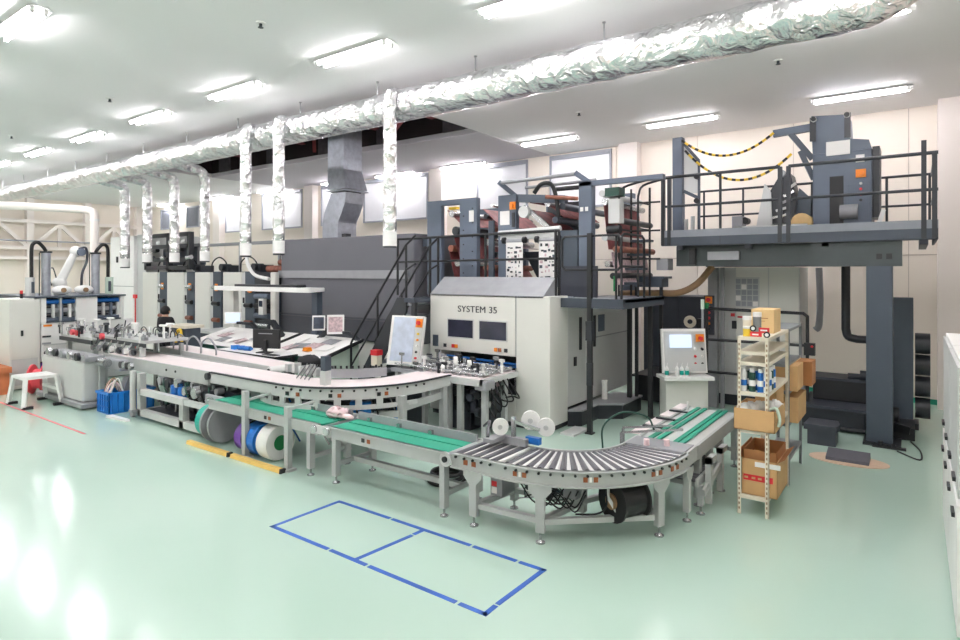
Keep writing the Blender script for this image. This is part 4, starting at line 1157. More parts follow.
obj('stand_neck', B().rbox((-9.89, 6.76, DT+.12), (.07, .03, .24), rz=.35), 'black', t)
obj('stand_base', B().rbox((-9.89, 6.75, DT+.01), (.26, .18, .02), rz=.35), 'black', t)
tag(obj('mouse_pad', B().box(-9.7, -9.35, 6.56, 6.7, DT, DT+.012), 'black'), 'black keyboard mat right of the monitor', 'mat')
for i, (px, lb) in enumerate(((-10.62, 'left blue bottle lying on the black computer desk'), (-10.42, 'right blue bottle lying on the black computer desk'))):
    t = thing('bottle', lb, 'bottle', (px, 6.72, DT), 'blue bottles on the computer desk')
    obj('body', B().cyl((px-.07, 6.72, DT+.045), (px+.07, 6.75, DT+.045), .045, 12), 'blue', t)
    obj('cap', B().cyl((px+.07, 6.75, DT+.045), (px+.12, 6.76, DT+.045), .022, 10), 'blue_bright', t)
tag(obj('blue_box', B().box(-10.9, -10.78, 6.68, 6.8, DT, DT+.08), 'blue_bright'), 'small light blue box at the left of the computer desk', 'box')
t = thing('black_bag', 'black cloth bag lying beside the computer desk', 'bag', (-8.3, 6.5, .95))
b = B().sph((-8.3, 6.55, 1.0), .2, 14, 10, (1.5, .7, .55))
rnd = random.Random(9)
for i in range(len(b.v)):
    x, y, z = b.v[i]; b.v[i] = (x+rnd.uniform(-.015,.015), y+rnd.uniform(-.015,.015), max(.93, z+rnd.uniform(-.02,.02)))
obj('bag_body', b, 'cloth_black', t)
t = thing('bag_stand', 'low wire jogging stand under the black bag', 'stand', (-8.3, 6.5, 0))
for px in (-8.6, -8.0):
    for py in (6.35, 6.7): obj('leg', B().cyl((px, py, 0), (px, py, .91), .018, 8), 'steel', t)
for k in range(6): obj('wire', B().cyl((-8.62+.12*k, 6.3, .91), (-8.62+.12*k, 6.75, .91), .012, 6), 'steel', t)
obj('rim', B().box(-8.65, -7.95, 6.29, 6.31, .88, .93).box(-8.65, -7.95, 6.74, 6.76, .88, .93), 'steel', t)

# ================================================================== PERSON
def person(x, y):
    t = thing('person', 'person in black clothes seen from behind standing at the far machines', 'person', (x, y, 0))
    J = {'pel':(0,0,.92),'w':(0,.0,1.05),'ch':(0,-.01,1.28),'nk':(0,-.02,1.43),'hd':(0,.0,1.52),'top':(0,.03,1.62),
         'hl':(-.09,0,.88),'kl':(-.1,.02,.5),'al':(-.1,-.02,.09),'tl':(-.11,.14,.04),'hr':(.09,0,.88),'kr':(.1,.02,.5),'ar':(.1,-.02,.09),'tr':(.11,.14,.04),
         'sl':(-.17,0,1.38),'el':(-.24,.03,1.1),'wl':(-.18,.24,1.0),'gl':(-.16,.33,1.0),'sr':(.17,0,1.38),'er':(.24,.03,1.1),'wr':(.18,.24,1.0),'gr':(.16,.33,1.0)}
    Rd = {'pel':.14,'w':.125,'ch':.15,'nk':.06,'hd':.075,'top':.075,'hl':.09,'kl':.065,'al':.045,'tl':.04,'hr':.09,'kr':.065,'ar':.045,'tr':.04,
          'sl':.07,'el':.048,'wl':.032,'gl':.03,'sr':.07,'er':.048,'wr':.032,'gr':.03}
    E_ = [('pel','w'),('w','ch'),('ch','nk'),('nk','hd'),('hd','top'),('pel','hl'),('hl','kl'),('kl','al'),('al','tl'),('pel','hr'),('hr','kr'),('kr','ar'),('ar','tr'),
          ('ch','sl'),('sl','el'),('el','wl'),('wl','gl'),('ch','sr'),('sr','er'),('er','wr'),('wr','gr')]
    for s_, n_ in ((-1,'l'),(1,'r')):
        for k in range(4):
            a = 'f%s%d' % (n_, k); c = 'e%s%d' % (n_, k)
            J[a] = (s_*(.13+.02*k), .38, 1.0-.005*k); J[c] = (s_*(.13+.02*k), .43+.008*(k in (1,2)), .985)
            Rd[a] = .009; Rd[c] = .008
            E_ += [('g'+n_, a), (a, c)]
        J['th'+n_] = (s_*.11, .34, 1.0); Rd['th'+n_] = .01; E_.append(('g'+n_, 'th'+n_))
    keys = list(J); ix = {k:i for i,k in enumerate(keys)}
    me = bpy.data.meshes.new('body')
    me.from_pydata([J[k] for k in keys], [(ix[a], ix[b]) for a, b in E_], [])
    o = bpy.data.objects.new('body', me); COL.objects.link(o)
    md = o.modifiers.new('skin', 'SKIN'); md.use_smooth_shade = True
    for k in keys:
        sv = me.skin_vertices[0].data[ix[k]]
        rr = Rd[k]
        sv.radius = (rr*1.25, rr*.8) if k in ('pel','w','ch') else (rr, rr)
        sv.use_root = (k == 'pel')
    ms = o.modifiers.new('sub', 'SUBSURF'); ms.levels = 1; ms.render_levels = 1
    bpy.context.view_layer.update()
    dg = bpy.context.evaluated_depsgraph_get()
    m2 = bpy.data.meshes.new_from_object(o.evaluated_get(dg))
    o.modifiers.clear(); o.data = m2
    m2.materials.clear(); m2.materials.append(MATS['cloth_black']); m2.materials.append(MATS['skin']); m2.materials.append(MATS['black'])
    for p in m2.polygons:
        c = p.center
        p.use_smooth = True
        p.material_index = 1 if (c.z > 1.44 or (c.y > .27 and c.z > .5)) else (2 if c.z < .1 else 0)
    o.parent = t
    hb = B().sph((x, y+.0, 1.585), .112, 16, 10, (.92, 1.05, 1.12))
    hb.v = [(vx, vy-(.012 if vz > 1.5 else 0), max(vz, 1.49)) for vx, vy, vz in hb.v]
    obj('hair', hb, 'hair', t)
    fb = B().sph((x, y+.115, 1.55), .014, 8, 6, (1,1.2,1.3)).sph((x-.105, y+.01, 1.555), .022, 8, 6, (.5,1,1.4)).sph((x+.105, y+.01, 1.555), .022, 8, 6, (.5,1,1.4))
    obj('ears_and_nose', fb, 'skin', t)
    eb = B().sph((x-.035, y+.1, 1.57), .01, 8, 6).sph((x+.035, y+.1, 1.57), .01, 8, 6).sph((x, y+.1, 1.5), .02, 8, 6, (1,.3,.3))
    obj('eyes_and_mouth', eb, 'black', t)
    t.rotation_euler = (0,0,.35)
    return t
person(-14.8, 7.35)

# ================================================================== WHITE FOLDING MACHINE
FX0, FX1, FY = -7.05, -4.6, 8.2
t = thing('folding_machine', 'large white folding machine with sloped grey roof and dark windows', 'machine', (-5.8, 9.6, 0))
fmach = t
obj('front_cover', B().box(FX0, -5.24, FY, FY+.6, 1.14, 2.13), 'offwhite', t, .012)
obj('front_cover', B().box(-5.225, FX1, FY, FY+.6, .08, 2.13), 'offwhite', t, .012)
obj('front_cover', B().box(FX0, -6.8, FY, FY+.6, .08, 1.135), 'offwhite', t, .008)
obj('lower_cover', B().box(-6.79, -5.24, FY, FY+.6, .08, .52), 'offwhite', t, .008)
obj('bay_back', B().box(-6.8, -5.23, FY+.58, FY+.62, .5, 1.16), 'black', t)
obj('bay_floor', B().box(-6.8, -5.23, FY+.02, FY+.58, .5, .54), 'black_metal', t)
obj('bay_bar', B().cyl((-6.78, FY+.1, 1.04), (-5.25, FY+.1, 1.0), .02, 8).cyl((-6.78, FY+.14, .95), (-5.25, FY+.14, .95), .02, 8), 'blue', t)
for k in range(7):
    px = -6.5+.18*k
    obj('delivery_finger', B().cyl((px, FY+.3, .55), (px, FY+.34, 1.0), .035, 10), ('steel', 'pinkish', 'black_metal')[k%3], t)
obj('roof_slope', B().prism([(FY,2.13),(FY+.4,2.43),(FY+.46,2.43),(FY+.46,2.1),(FY,2.1)], 'X', FX0, FX1-.12), 'midgrey', t)
obj('roof_top', B().box(FX0, FX1-.12, FY+.47, 9.28, 2.06, 2.1), 'deck_top', t)
obj('side_cover', B().box(-5.4, FX1, FY+.6, 9.45, .3, 2.03), 'lightgrey', t, .01)
obj('side_cover', B().box(-5.4, FX1, 9.46, 11.3, .3, 2.03), 'lightgrey', t, .01)
obj('body_core', B().box(FX0, -5.4, FY+.62, 11.3, .1, 2.08), 'lightgrey', t)
obj('side_seam', B().box(FX1, FX1+.004, 9.5, 11.3, 1.35, 1.37), 'midgrey', t)
for yy in (9.2, 9.75):
    obj('side_slot', B().box(FX1, FX1+.02, yy, yy+.07, 1.2, 1.75), 'black', t)
obj('side_display', B().box(FX1, FX1+.015, 9.95, 10.2, 1.45, 1.75), 'slate', t)
obj('side_handle', B().box(FX1, FX1+.02, 9.0, 9.08, .95, 1.1), 'black', t)
obj('plinth', B().box(FX0+.03, FX1-.03, FY+.04, 11.2, 0, .1), 'black_metal', t)
for (xa, xb) in ((-6.63, -6.09), (-5.95, -5.41)):
    w_ = obj('window', B().box(xa, xb, FY-.012, FY, 1.39, 1.69), 'glass_dark', t)
    obj('window_trim', B().box(xa-.02, xb+.02, FY-.008, FY, 1.37, 1.39).box(xa-.02, xb+.02, FY-.008, FY, 1.69, 1.71).box(xa-.02, xa, FY-.008, FY, 1.39, 1.69).box(xb, xb+.02, FY-.008, FY, 1.39, 1.69), 'lightgrey', w_)
for (px, c_) in ((-6.7, 'black_metal'), (-6.52, 'red'), (-6.45, 'orange'), (-5.62, 'orange'), (-5.54, 'sticker_orange'), (-5.42, 'black_metal')):
    obj('push_button', B().box(px-.03, px+.03, FY-.015, FY, 1.2, 1.26), c_, t)
obj('vent_panel', B().box(-6.98, -6.86, FY-.01, FY, 1.2, 1.4), 'slate_dark', t)
obj('door_gap', B().box(-5.238, -5.227, FY+.005, FY+.1, 1.14, 2.12), 'midgrey', t)
# lettering
cu = bpy.data.curves.new('lettering', 'FONT'); cu.body = 'SYSTEM 35'; cu.size = .155; cu.extrude = .004; cu.space_character = 1.05
to = bpy.data.objects.new('lettering_curve', cu); COL.objects.link(to)
bpy.context.view_layer.update()
lm = bpy.data.meshes.new_from_object(to.evaluated_get(bpy.context.evaluated_depsgraph_get()))
bpy.data.objects.remove(to)
lm.materials.clear(); lm.materials.append(MATS['black_metal'])
lo = bpy.data.objects.new('lettering', lm); COL.objects.link(lo); lo.parent = t
lo.rotation_euler = (PI/2, 0, 0)
wd = max(v.co.x for v in lm.vertices); lo.scale = (.82/wd, 1, 1)
lo.location = (-6.42+5.8, FY-.005-9.6, 1.83)
# side step base
t = thing('machine_step', 'dark step platform along the right side of the white folding machine', 'step', (-4.4, 9.6, 0))
obj('step_body', B().prism([(-4.58, 8.75), (-4.4, 8.9), (-4.4, 9.5), (-4.05, 9.75), (-4.05, 10.6), (-4.58, 10.6)], 'Z', 0, .24), 'black_metal', t)
obj('step_tread', B().prism([(-4.58, 8.75), (-4.38, 8.9), (-4.38, 9.48), (-4.03, 9.73), (-4.03, 10.62), (-4.58, 10.62)], 'Z', .24, .27), 'midgrey', t)
tag(obj('floor_plate', B().box(-4.45, -4.2, 8.25, 8.75, 0, .03), 'lightgrey'), 'thin pale plate on the floor beside the white machine corner', 'plate')
tag(obj('white_bollard', B().cyl((-4.45, 9.9, .27), (-4.45, 9.9, .55), .05, 14).cyl((-4.45, 9.9, .55), (-4.45, 9.9, .6), .055, 14), 'white'), 'short white canister on the dark step', 'canister')

# ---- infeed mechanism in front of the bay
t = thing('infeed_unit', 'busy grey infeed unit with white wheels at the mouth of the folding machine', 'machine head', (-5.9, 7.7, 0))
obj('frame_rail', B().box(-5.95, -5.15, 7.15, 7.2, .82, .92), 'lightgrey', t)
obj('frame_rail', B().box(-6.4, -6.35, 7.15, 8.15, .84, .92), 'lightgrey', t)
obj('frame_rail', B().box(-5.2, -5.15, 7.15, 8.15, .84, .92), 'lightgrey', t)
obj('belt', B().box(-6.34, -5.21, 7.18, 8.15, .9, .93), 'belt_white', t)
for (px, py) in ((-6.35, 7.25), (-5.6, 7.22), (-5.2, 7.3), (-5.25, 7.9), (-6.3, 7.9), (-5.85, 7.25)):
    obj('leg', B().box(px-.04, px+.04, py-.04, py+.04, .0, .84), 'convgrey', t)
for k in range(9):
    px = -6.3+.13*k
    obj('infeed_roller', B().cyl((px, 7.25, .97), (px, 8.1, .97), .03, 10), ('steel', 'midgrey')[k%2], t)
for (px, py, pz, rr) in ((-6.15, 7.5, 1.08, .075), (-5.88, 7.45, 1.1, .08), (-5.72, 7.6, 1.04, .08), (-6.02, 7.3, 1.0, .07), (-5.45, 7.4, .98, .06), (-6.85, 7.55, 1.12, .08)):
    obj('feed_wheel', B().cyl((px-.02, py-.02, pz), (px+.02, py+.02, pz), rr, 18), 'white', t)
rnd = random.Random(21)
for k in range(16):
    px = -7.0+.115*k; py = 7.3+rnd.uniform(0,.5)
    obj('adjuster', B().cyl((px, py, .93), (px, py, 1.02+rnd.uniform(0,.12)), .028, 8).box(px-.06, px+.06, py-.03, py+.03, .96, 1.02), ('steel', 'midgrey', 'black_metal', 'lightgrey')[k%4], t)
for k in range(6):
    py = 7.25+.14*k
    obj('cross_rod', B().cyl((-7.0, py, 1.0+.02*(k%2)), (-5.2, py, .98+.02*(k%2)), .014, 8), 'steel', t)
obj('side_housing', B().box(-5.3, -5.08, 7.16, 7.4, .76, .9), 'midgrey', t, .02)
rnd = random.Random(77)
for k in range(26):
    px = rnd.uniform(-6.9, -5.2); py = rnd.uniform(7.22, 8.0); hz = .98+rnd.uniform(.03, .2)
    obj('clamp', B().cyl((px, py, .93), (px, py, hz), rnd.uniform(.012, .025), 8).box(px-.045, px+.045, py-.02, py+.02, hz-.03, hz+.015), ('black_metal', 'steel', 'midgrey', 'white', 'black')[k%5], t)
for k in range(6):
    px = -6.1+.15*k
    obj('lower_drive', B().cyl((px, 7.3, .55+.05*(k%3)), (px, 7.45, .55+.05*(k%3)), .06, 12).box(px-.05, px+.05, 7.4, 7.6, .35, .7), ('black_metal', 'dark_cabinet', 'black')[k%3], t)
obj('left_shelf', B().box(-7.1, -6.4, 7.25, 8.1, .86, .92), 'midgrey', t)
obj('drive_cabinet', B().box(-6.2, -5.7, 7.6, 8.1, 0, .75), 'dark_cabinet', t, .01)
obj('drive_cabinet', B().box(-5.62, -5.3, 7.6, 8.0, .1, .6), 'black_metal', t, .01)
obj('funnel', B().cyl((-6.05, 7.45, .75), (-6.05, 7.45, .55), .1, 14, .03).cyl((-6.05, 7.45, .55), (-6.05, 7.45, .3), .03, 10), 'console_green', t)
obj('left_leg', B().box(-7.05, -6.98, 7.3, 7.37, 0, .86).box(-7.05, -6.98, 8.0, 8.07, 0, .86), 'convgrey', t)
for k in range(5):
    py = 7.3+.12*k
    obj('cable', B().tube(bend([(-5.12, py, .86), (-5.02+.03*k, py, .6), (-5.05, py+.05, .35+.06*k), (-5.25, py+.1, .55), (-5.2, py, .75)], 5), .012, 6), 'rubber', t)
for k in range(4):
    obj('chain_gear', B().cyl((-5.35+.0*k, 7.3+.2*k, .4+.08*k), (-5.28, 7.3+.2*k, .4+.08*k), .07, 12), ('black_metal', 'steel')[k%2], t)
t = thing('signal_lamp', 'red signal lamp on a pale box beside the stair foot', 'lamp', (-7.9, 7.5, .9))
obj('lamp_body', B().box(-7.62, -7.48, 7.3, 7.42, .9, 1.08), 'cream_metal', t)
obj('lamp_lens', B().box(-7.63, -7.47, 7.29, 7.43, 1.08, 1.17), 'red', t)
obj('stem', B().box(-7.57, -7.53, 7.34, 7.38, 0, .9), 'convgrey', t)

# ---- upright control panel left of the folder
t = thing('touch_screen_stand', 'tilted control panel with screen and orange emergency button left of the folding machine', 'control panel', (-6.93, 7.6, 0))
m = Matrix.Rotation(.15,3,'Z') @ Matrix.Rotation(-.2,3,'X')
c = Vector((-6.93, 7.45, 1.36))
obj('panel_frame', B().obox(c, (.66, .07, .84), m), 'white', t, .008)
f_ = c + m @ Vector((-.05, -.038, .02)); obj('screen', B().obox(f_, (.44, .008, .74), m), 'screen', t)
f_ = c + m @ Vector((.25, -.04, 0)); obj('button_strip', B().obox(f_, (.14, .01, .8), m), 'lightgrey', t)
e_ = c + m @ Vector((.25, -.05, .3)); obj('emergency_plate', B().obox(e_, (.13, .012, .14), m), 'orange', t)
e2 = c + m @ Vector((.25, -.06, .3)); e3 = c + m @ Vector((.25, -.1, .3)); obj('emergency_button', B().cyl(e2, e3, .035, 12), 'red', t)
for k in range(5):
    e2 = c + m @ Vector((.25, -.045, .12-.1*k)); e3 = c + m @ Vector((.25, -.065, .12-.1*k))
    obj('push_button', B().cyl(e2, e3, .02, 10), ('yellow', 'orange', 'white', 'black', 'red')[k], t)
obj('pedestal', B().box(-7.15, -6.75, 7.5, 7.7, 0, .96), 'lightgrey', t, .01)

# ================================================================== STAIRS ON THE LEFT
t = thing('steel_stairs', 'dark steel stairs with double handrails beside the dryer', 'stairs', (-8.0, 8.2, 0))
SY0, SY1 = 7.86, 8.5
sx0, sx1, sz1 = -8.75, -7.32, 2.06
for yy in (SY0, SY1):
    obj('stringer', B().prism([(sx0, 0), (sx0+.25, 0), (sx1+.02, sz1-.25), (sx1+.02, sz1), (sx1-.2, sz1), (sx0, .18)], 'Y', yy-.02, yy+.02), 'black_metal', t)
for k in range(9):
    xx = sx0+.12+(sx1-sx0-.1)*k/9; zz = .21+(sz1-.1)*k/9
    obj('tread', B().box(xx, xx+.26, SY0, SY1, zz-.03, zz), 'deck_top', t)
for yy in (SY0, SY1):
    top = bend([(sx0, yy, .95), (sx0, yy, 1.2), (sx0+.12, yy, 1.36)], 4)
    obj('handrail', B().tube([(sx0, yy, .1), (sx0, yy, 1.15), (sx0+.08, yy, 1.28), (sx1, yy, 3.0), (sx1+.22, yy, 3.16)], .022, 8), 'black', t)
    obj('mid_rail', B().tube([(sx0, yy, .72), (sx1, yy, 2.56), (sx1+.22, yy, 2.66)], .018, 8), 'black', t)
    for q in (.5, 1.0):
        xx = sx0+(sx1-sx0)*q
        obj('rail_post', B().cyl((xx, yy, sz1*q), (xx, yy, 1.24+1.76*q), .022, 8), 'black', t)
obj('landing', B().box(sx1, -7.08, SY0-.05, 9.2, 1.98, 2.06), 'deck_edge', t)
obj('landing_post', B().box(-7.2, -7.12, SY0, SY0+.08, 0, 1.98), 'black_metal', t)
obj('safety_notice', B().rbox((-7.35, 7.84, 1.62), (.14, .01, .22), rz=.1, ry=.5), 'cream_metal', t)

# ================================================================== WALKWAY RAILING BEHIND THE FOLDER ROOF
t = thing('walkway_railing', 'black two-bar railing along the walkway behind the sloped roof', 'railing', (-6.3, 8.72, 2.1))
RY = 8.72
obj('top_rail', B().cyl((-8.35, RY, 3.17), (-4.72, RY, 3.2), .024, 8), 'black', t)
obj('mid_rail', B().cyl((-8.35, RY, 2.72), (-4.72, RY, 2.74), .02, 8), 'black', t)
for px in (-8.35, -7.5, -7.3, -6.2, -4.72):
    obj('rail_post', B().cyl((px, RY, 2.06), (px, RY, 3.18), .024, 8), 'black', t)

# ================================================================== WEB TOWERS ABOVE THE FOLDER
def frame_plate(t, x0, x1, z0, z1, y, m='slate', th=.12, name='frame_upright'):
    o = obj(name, B().box(x0, x1, y, y+th, z0, z1), m, t, .01)
    return o
t = thing('web_tower', 'slate blue steel web tower with red printed web over rollers, left of the walkway', 'web tower', (-7.4, 10, 2.0))
for y in (9.38, 11.2):
    frame_plate(t, -8.15, -7.78, 2.06, 3.97, y); frame_plate(t, -7.3, -6.88, 2.06, 3.97, y)
    frame_plate(t, -7.8, -7.28, 3.86, 3.97, y, name='frame_beam')
obj('label_plate', B().box(-7.06, -6.95, 9.37, 9.38, 3.5, 3.72), 'paper', t)
for k in range(10):
    obj('bolt', B().cyl((-7.2+.22*(k%2), 9.37, 2.5+.14*k), (-7.2+.22*(k%2), 9.38, 2.5+.14*k), .014, 8), 'black', t)
rolls = ((-7.6, 3.7, .07), (-7.5, 3.35, .09), (-7.62, 3.0, .07), (-7.45, 2.7, .07), (-6.75, 3.6, .05), (-6.6, 3.35, .05), (-6.72, 3.1, .06), (-6.55, 2.85, .06), (-6.75, 2.6, .06), (-6.6, 3.8, .03))
for k, (rx, rz_, rr) in enumerate(rolls):
    obj('web_roller', B().cyl((rx, 9.5, rz_), (rx, 11.2, rz_), rr, 12), ('steel', 'black_metal', 'rust')[k%3], t)
def web(t, p0, p1, y0, y1, m='web_red'):
    (xa, za), (xb, zb) = p0, p1
    d = Vector((xb-xa, 0, zb-za)).normalized(); nrm = Vector((-d.z, 0, d.x))*.004
    v = []
    for (x, z) in ((xa, za), (xb, zb)):
        for y in (y0, y1):
            v.append((x+nrm.x, y, z+nrm.z)); v.append((x-nrm.x, y, z-nrm.z))
    obj('paper_web', B().add(v, [(0,1,3,2),(4,6,7,5),(0,4,5,1),(2,3,7,6),(0,2,6,4),(1,5,7,3)]), m, t)
web(t, (-7.75, 3.78), (-7.35, 3.45), 9.55, 11.1); web(t, (-7.6, 3.3), (-7.4, 2.75), 9.55, 11.1); web(t, (-7.7, 2.95), (-7.5, 2.2), 9.55, 11.1)
web(t, (-6.85, 3.75), (-6.45, 3.4), 9.55, 11.1); web(t, (-6.8, 3.4), (-6.6, 3.4), 9.55, 11.1); web(t, (-6.75, 2.55), (-6.5, 2.2), 9.55, 11.1)
web(t, (-6.8, 3.05), (-6.5, 3.0), 9.55, 11.1, 'paper_print')
frame_plate(t, -6.62, -6.5, 2.06, 3.5, 9.4, 'slate_dark', .06)
obj('hazard_strip', B().box(-7.75, -7.55, 9.6, 9.7, 3.8, 3.85), 'yellow', t)
obj('junction_box', B().box(-8.28, -8.16, 9.4, 9.55, 3.05, 3.25), 'slate_dark', t)

t = thing('former_unit', 'slate steel former unit with two printed paper webs in front', 'web tower', (-5.7, 10, 2.42))
for y in (9.38, 11.2): frame_plate(t, -6.38, -5.98, 2.2, 3.96, y)
obj('label_plate', B().box(-6.33, -6.12, 9.37, 9.38, 3.4, 3.66), 'paper', t)
obj('emergency_plate', B().box(-6.1, -5.98, 9.35, 9.38, 3.68, 3.82), 'orange', t)
obj('emergency_button', B().cyl((-6.04, 9.35, 3.75), (-6.04, 9.3, 3.75), .035, 12), 'orange', t)
obj('button_strip', B().box(-6.06, -6.0, 9.36, 9.38, 3.35, 3.62), 'black_metal', t)
obj('nip_beam', B().cyl((-6.32, 9.32, 3.24), (-5.02, 9.32, 3.28), .05, 14).box(-6.3, -5.05, 9.34, 9.4, 3.12, 3.22), 'lightgrey', t)
for (xa, xb) in ((-6.12, -5.76), (-5.42, -5.06)):
    wb = obj('paper_web', B().box(xa, xb, 9.26, 9.275, 2.36, 3.06), 'paper', t)
    rnd = random.Random(int(xb*-10))
    for ix in range(4):
        for iz in range(7):
            px = xa+.05+.08*ix; pz = 2.42+.09*iz
            px += rnd.uniform(-.02, .02); pz += rnd.uniform(-.02, .02); wdt = rnd.uniform(.012,.045); hgt = rnd.uniform(.012, .055)
            obj('print_mark', B().box(px-wdt/2, px+wdt, 9.256, 9.26, pz, pz+hgt), ('black_metal', 'slate_dark', 'paper_print')[rnd.randrange(3)], wb)
    obj('turn_roller', B().cyl((xa-.04, 9.32, 3.08), (xb+.04, 9.32, 3.08), .055, 12), 'midgrey', t)
    for q in (xa-.06, xb+.02):
        obj('pinch_wheel', B().cyl((q, 9.25, 3.1), (q+.05, 9.25, 3.1), .06, 12), 'black', t)
obj('former_plate', B().prism([(-6.0,2.9),(-5.1,2.9),(-5.45,2.3),(-5.65,2.3)], 'Y', 9.7, 9.74), 'black_metal', t)
obj('former_arm', B().beam((-6.05, 9.5, 3.9), (-5.0, 9.5, 3.8), .14, .14), 'slate', t)
obj('former_arm', B().beam((-5.85, 9.45, 3.72), (-5.35, 9.5, 3.32), .1, .08), 'steel', t)
obj('former_hub', B().cyl((-5.8, 9.35, 3.62), (-5.8, 9.45, 3.62), .11, 16), 'steel_pale', t)
obj('dark_bay', B().box(-6.0, -5.2, 10.6, 10.65, 2.4, 3.9), 'black_metal', t)
web(t, (-5.9, 3.7), (-5.35, 3.3), 9.6, 11.1); web(t, (-5.6, 3.9), (-5.1, 3.5), 9.6, 11.1)
for (rx, rz_) in ((-5.35, 3.75), (-5.05, 3.68), (-5.2, 3.45), (-5.75, 3.85)):
    obj('web_roller', B().cyl((rx, 9.45, rz_), (rx, 11.2, rz_), .06, 12), 'slate_dark' if rz_ < 3.7 else 'steel', t)
obj('air_tube', B().tube(bend([(-5.6, 9.4, 3.95), (-5.45, 9.4, 4.1), (-5.25, 9.4, 4.08), (-5.15, 9.4, 3.85), (-5.1, 9.4, 3.5)], 6), .04, 8), 'black', t)
obj('air_tube', B().cyl((-5.2, 9.5, 4.0), (-4.65, 9.4, 3.98), .04, 8), 'black', t)
obj('web_bar', B().cyl((-5.3, 9.3, 3.85), (-4.7, 9.35, 3.78), .035, 8), 'rust', t)

t = thing('lamp_frame', 'thin grey rectangular tube frame above the former unit', 'frame', (-5.4, 9.6, 3.9))
obj('long_tube', B().cyl((-6.3, 9.3, 4.18), (-4.7, 9.3, 4.2), .035, 10), 'midgrey', t)
obj('long_tube', B().cyl((-6.0, 9.75, 4.12), (-4.55, 9.75, 4.14), .03, 10), 'midgrey', t)
obj('end_bar', B().beam((-6.3, 9.28, 4.2), (-5.98, 9.5, 3.88), .08, .08), 'slate', t)
obj('end_bar', B().beam((-4.72, 9.28, 4.22), (-4.45, 9.42, 4.0), .08, .08), 'slate', t)

t = thing('web_gantry', 'slate gantry post and beam with rollers right of the former unit', 'gantry', (-4.3, 9.8, 2.06))
frame_plate(t, -4.66, -4.42, 2.09, 4.06, 9.3, th=.16)
obj('top_beam', B().box(-4.66, -3.2, 9.3, 9.42, 3.98, 4.06), 'slate', t)
obj('rear_post', B().box(-4.66, -4.45, 11.2, 11.35, 2.09, 4.06), 'slate', t)
obj('side_panel', B().box(-5.02, -4.68, 9.3, 9.36, 2.45, 3.24), 'slate_dark', t)
obj('low_panel', B().box(-5.02, -4.3, 9.22, 9.3, 2.09, 2.62), 'dark_cabinet', t)
for k, (rx, rz_) in enumerate(((-4.25, 3.7), (-4.1, 3.4), (-4.25, 3.1), (-4.05, 2.9), (-4.2, 2.65), (-4.1, 2.45), (-4.3, 3.85))):
    obj('web_roller', B().cyl((rx, 9.45, rz_), (rx, 11.2, rz_), .055, 12), ('steel', 'black_metal', 'steel_pale', 'rust')[k%4], t)
web(t, (-4.3, 3.75), (-4.2, 2.9), 9.5, 11.1); web(t, (-4.15, 2.85), (-4.05, 2.3), 9.5, 11.1, 'paper_print')
obj('drive_box', B().box(-4.12, -3.92, 9.3, 9.5, 3.32, 3.72), 'lightgrey', t, .01)
obj('drive_head', B().box(-4.2, -3.95, 9.35, 9.6, 3.78, 3.92), 'dark_green', t)
obj('drive_foot', B().cyl((-4.15, 9.35, 3.22), (-3.92, 9.35, 3.22), .07, 12), 'black', t)
obj('green_pipe', B().cyl((-3.98, 9.25, 2.2), (-3.98, 9.25, 2.45), .025, 8), 'green', t)
for (px) in (-4.62, -4.53): obj('bracket', B().box(px, px+.05, 9.28, 9.3, 3.55, 3.62), 'white', t)

# ================================================================== PLATFORM RIGHT OF THE FOLDER
t = thing('side_platform', 'dark steel side platform with looped railing right of the folding machine', 'platform', (-4.0, 9.5, 0))
obj('deck', B().box(-4.6, -3.55, 8.62, 10.38, 2.04, 2.09), 'deck_top', t)
obj('front_beam', B().box(-4.78, -3.55, 8.55, 8.62, 1.95, 2.1), 'deck_edge', t)
obj('side_beam', B().box(-3.6, -3.55, 8.62, 10.38, 1.95, 2.1), 'deck_edge', t)
for (px, py, pz) in ((-4.1, 8.57, 3.12), (-4.15, 10.3, 2.0), (-3.7, 10.12, 2.0)):
    obj('support_post', B().box(px-.035, px+.035, py-.035, py+.035, .02, pz), 'black', t)
    obj('post_foot', B().box(px-.06, px+.06, py-.06, py+.06, 0, .02), 'black', t)
obj('post_collar', B().box(-4.15, -4.05, 8.52, 8.62, 1.45, 1.75), 'black_metal', t)
obj('post_collar', B().box(-4.14, -4.06, 8.53, 8.61, .75, 1.1), 'black_metal', t)
obj('rail_post', B().cyl((-4.72, 8.6, 2.09), (-4.72, 8.6, 3.2), .024, 8), 'black', t)
def loop(x0, x1, y, z0, z1, r=.02):
    return B().tube([(x0+.05,y,z0),(x1-.05,y,z0),(x1,y,z0+.05),(x1,y,z1-.05),(x1-.05,y,z1),(x0+.05,y,z1),(x0,y,z1-.05),(x0,y,z0+.05),(x0+.05,y,z0)], r, 8)
obj('railing_loop', loop(-4.6, -3.6, 8.6, 2.55, 3.08), 'black', t)
for px in (-4.1, -3.68): obj('rail_post', B().cyl((px, 8.6, 2.09), (px, 8.6, 3.06), .02, 8), 'black', t)
obj('end_rail', B().tube([(-3.6, 8.62, 2.1), (-3.6, 8.62, 3.06), (-3.6, 8.72, 3.1), (-3.58, 9.4, 3.1), (-3.58, 9.5, 3.05), (-3.58, 9.5, 2.1)], .02, 8), 'black', t)
obj('end_mid_rail', B().cyl((-3.6, 8.62, 2.6), (-3.58, 9.5, 2.6), .018, 8), 'black', t)

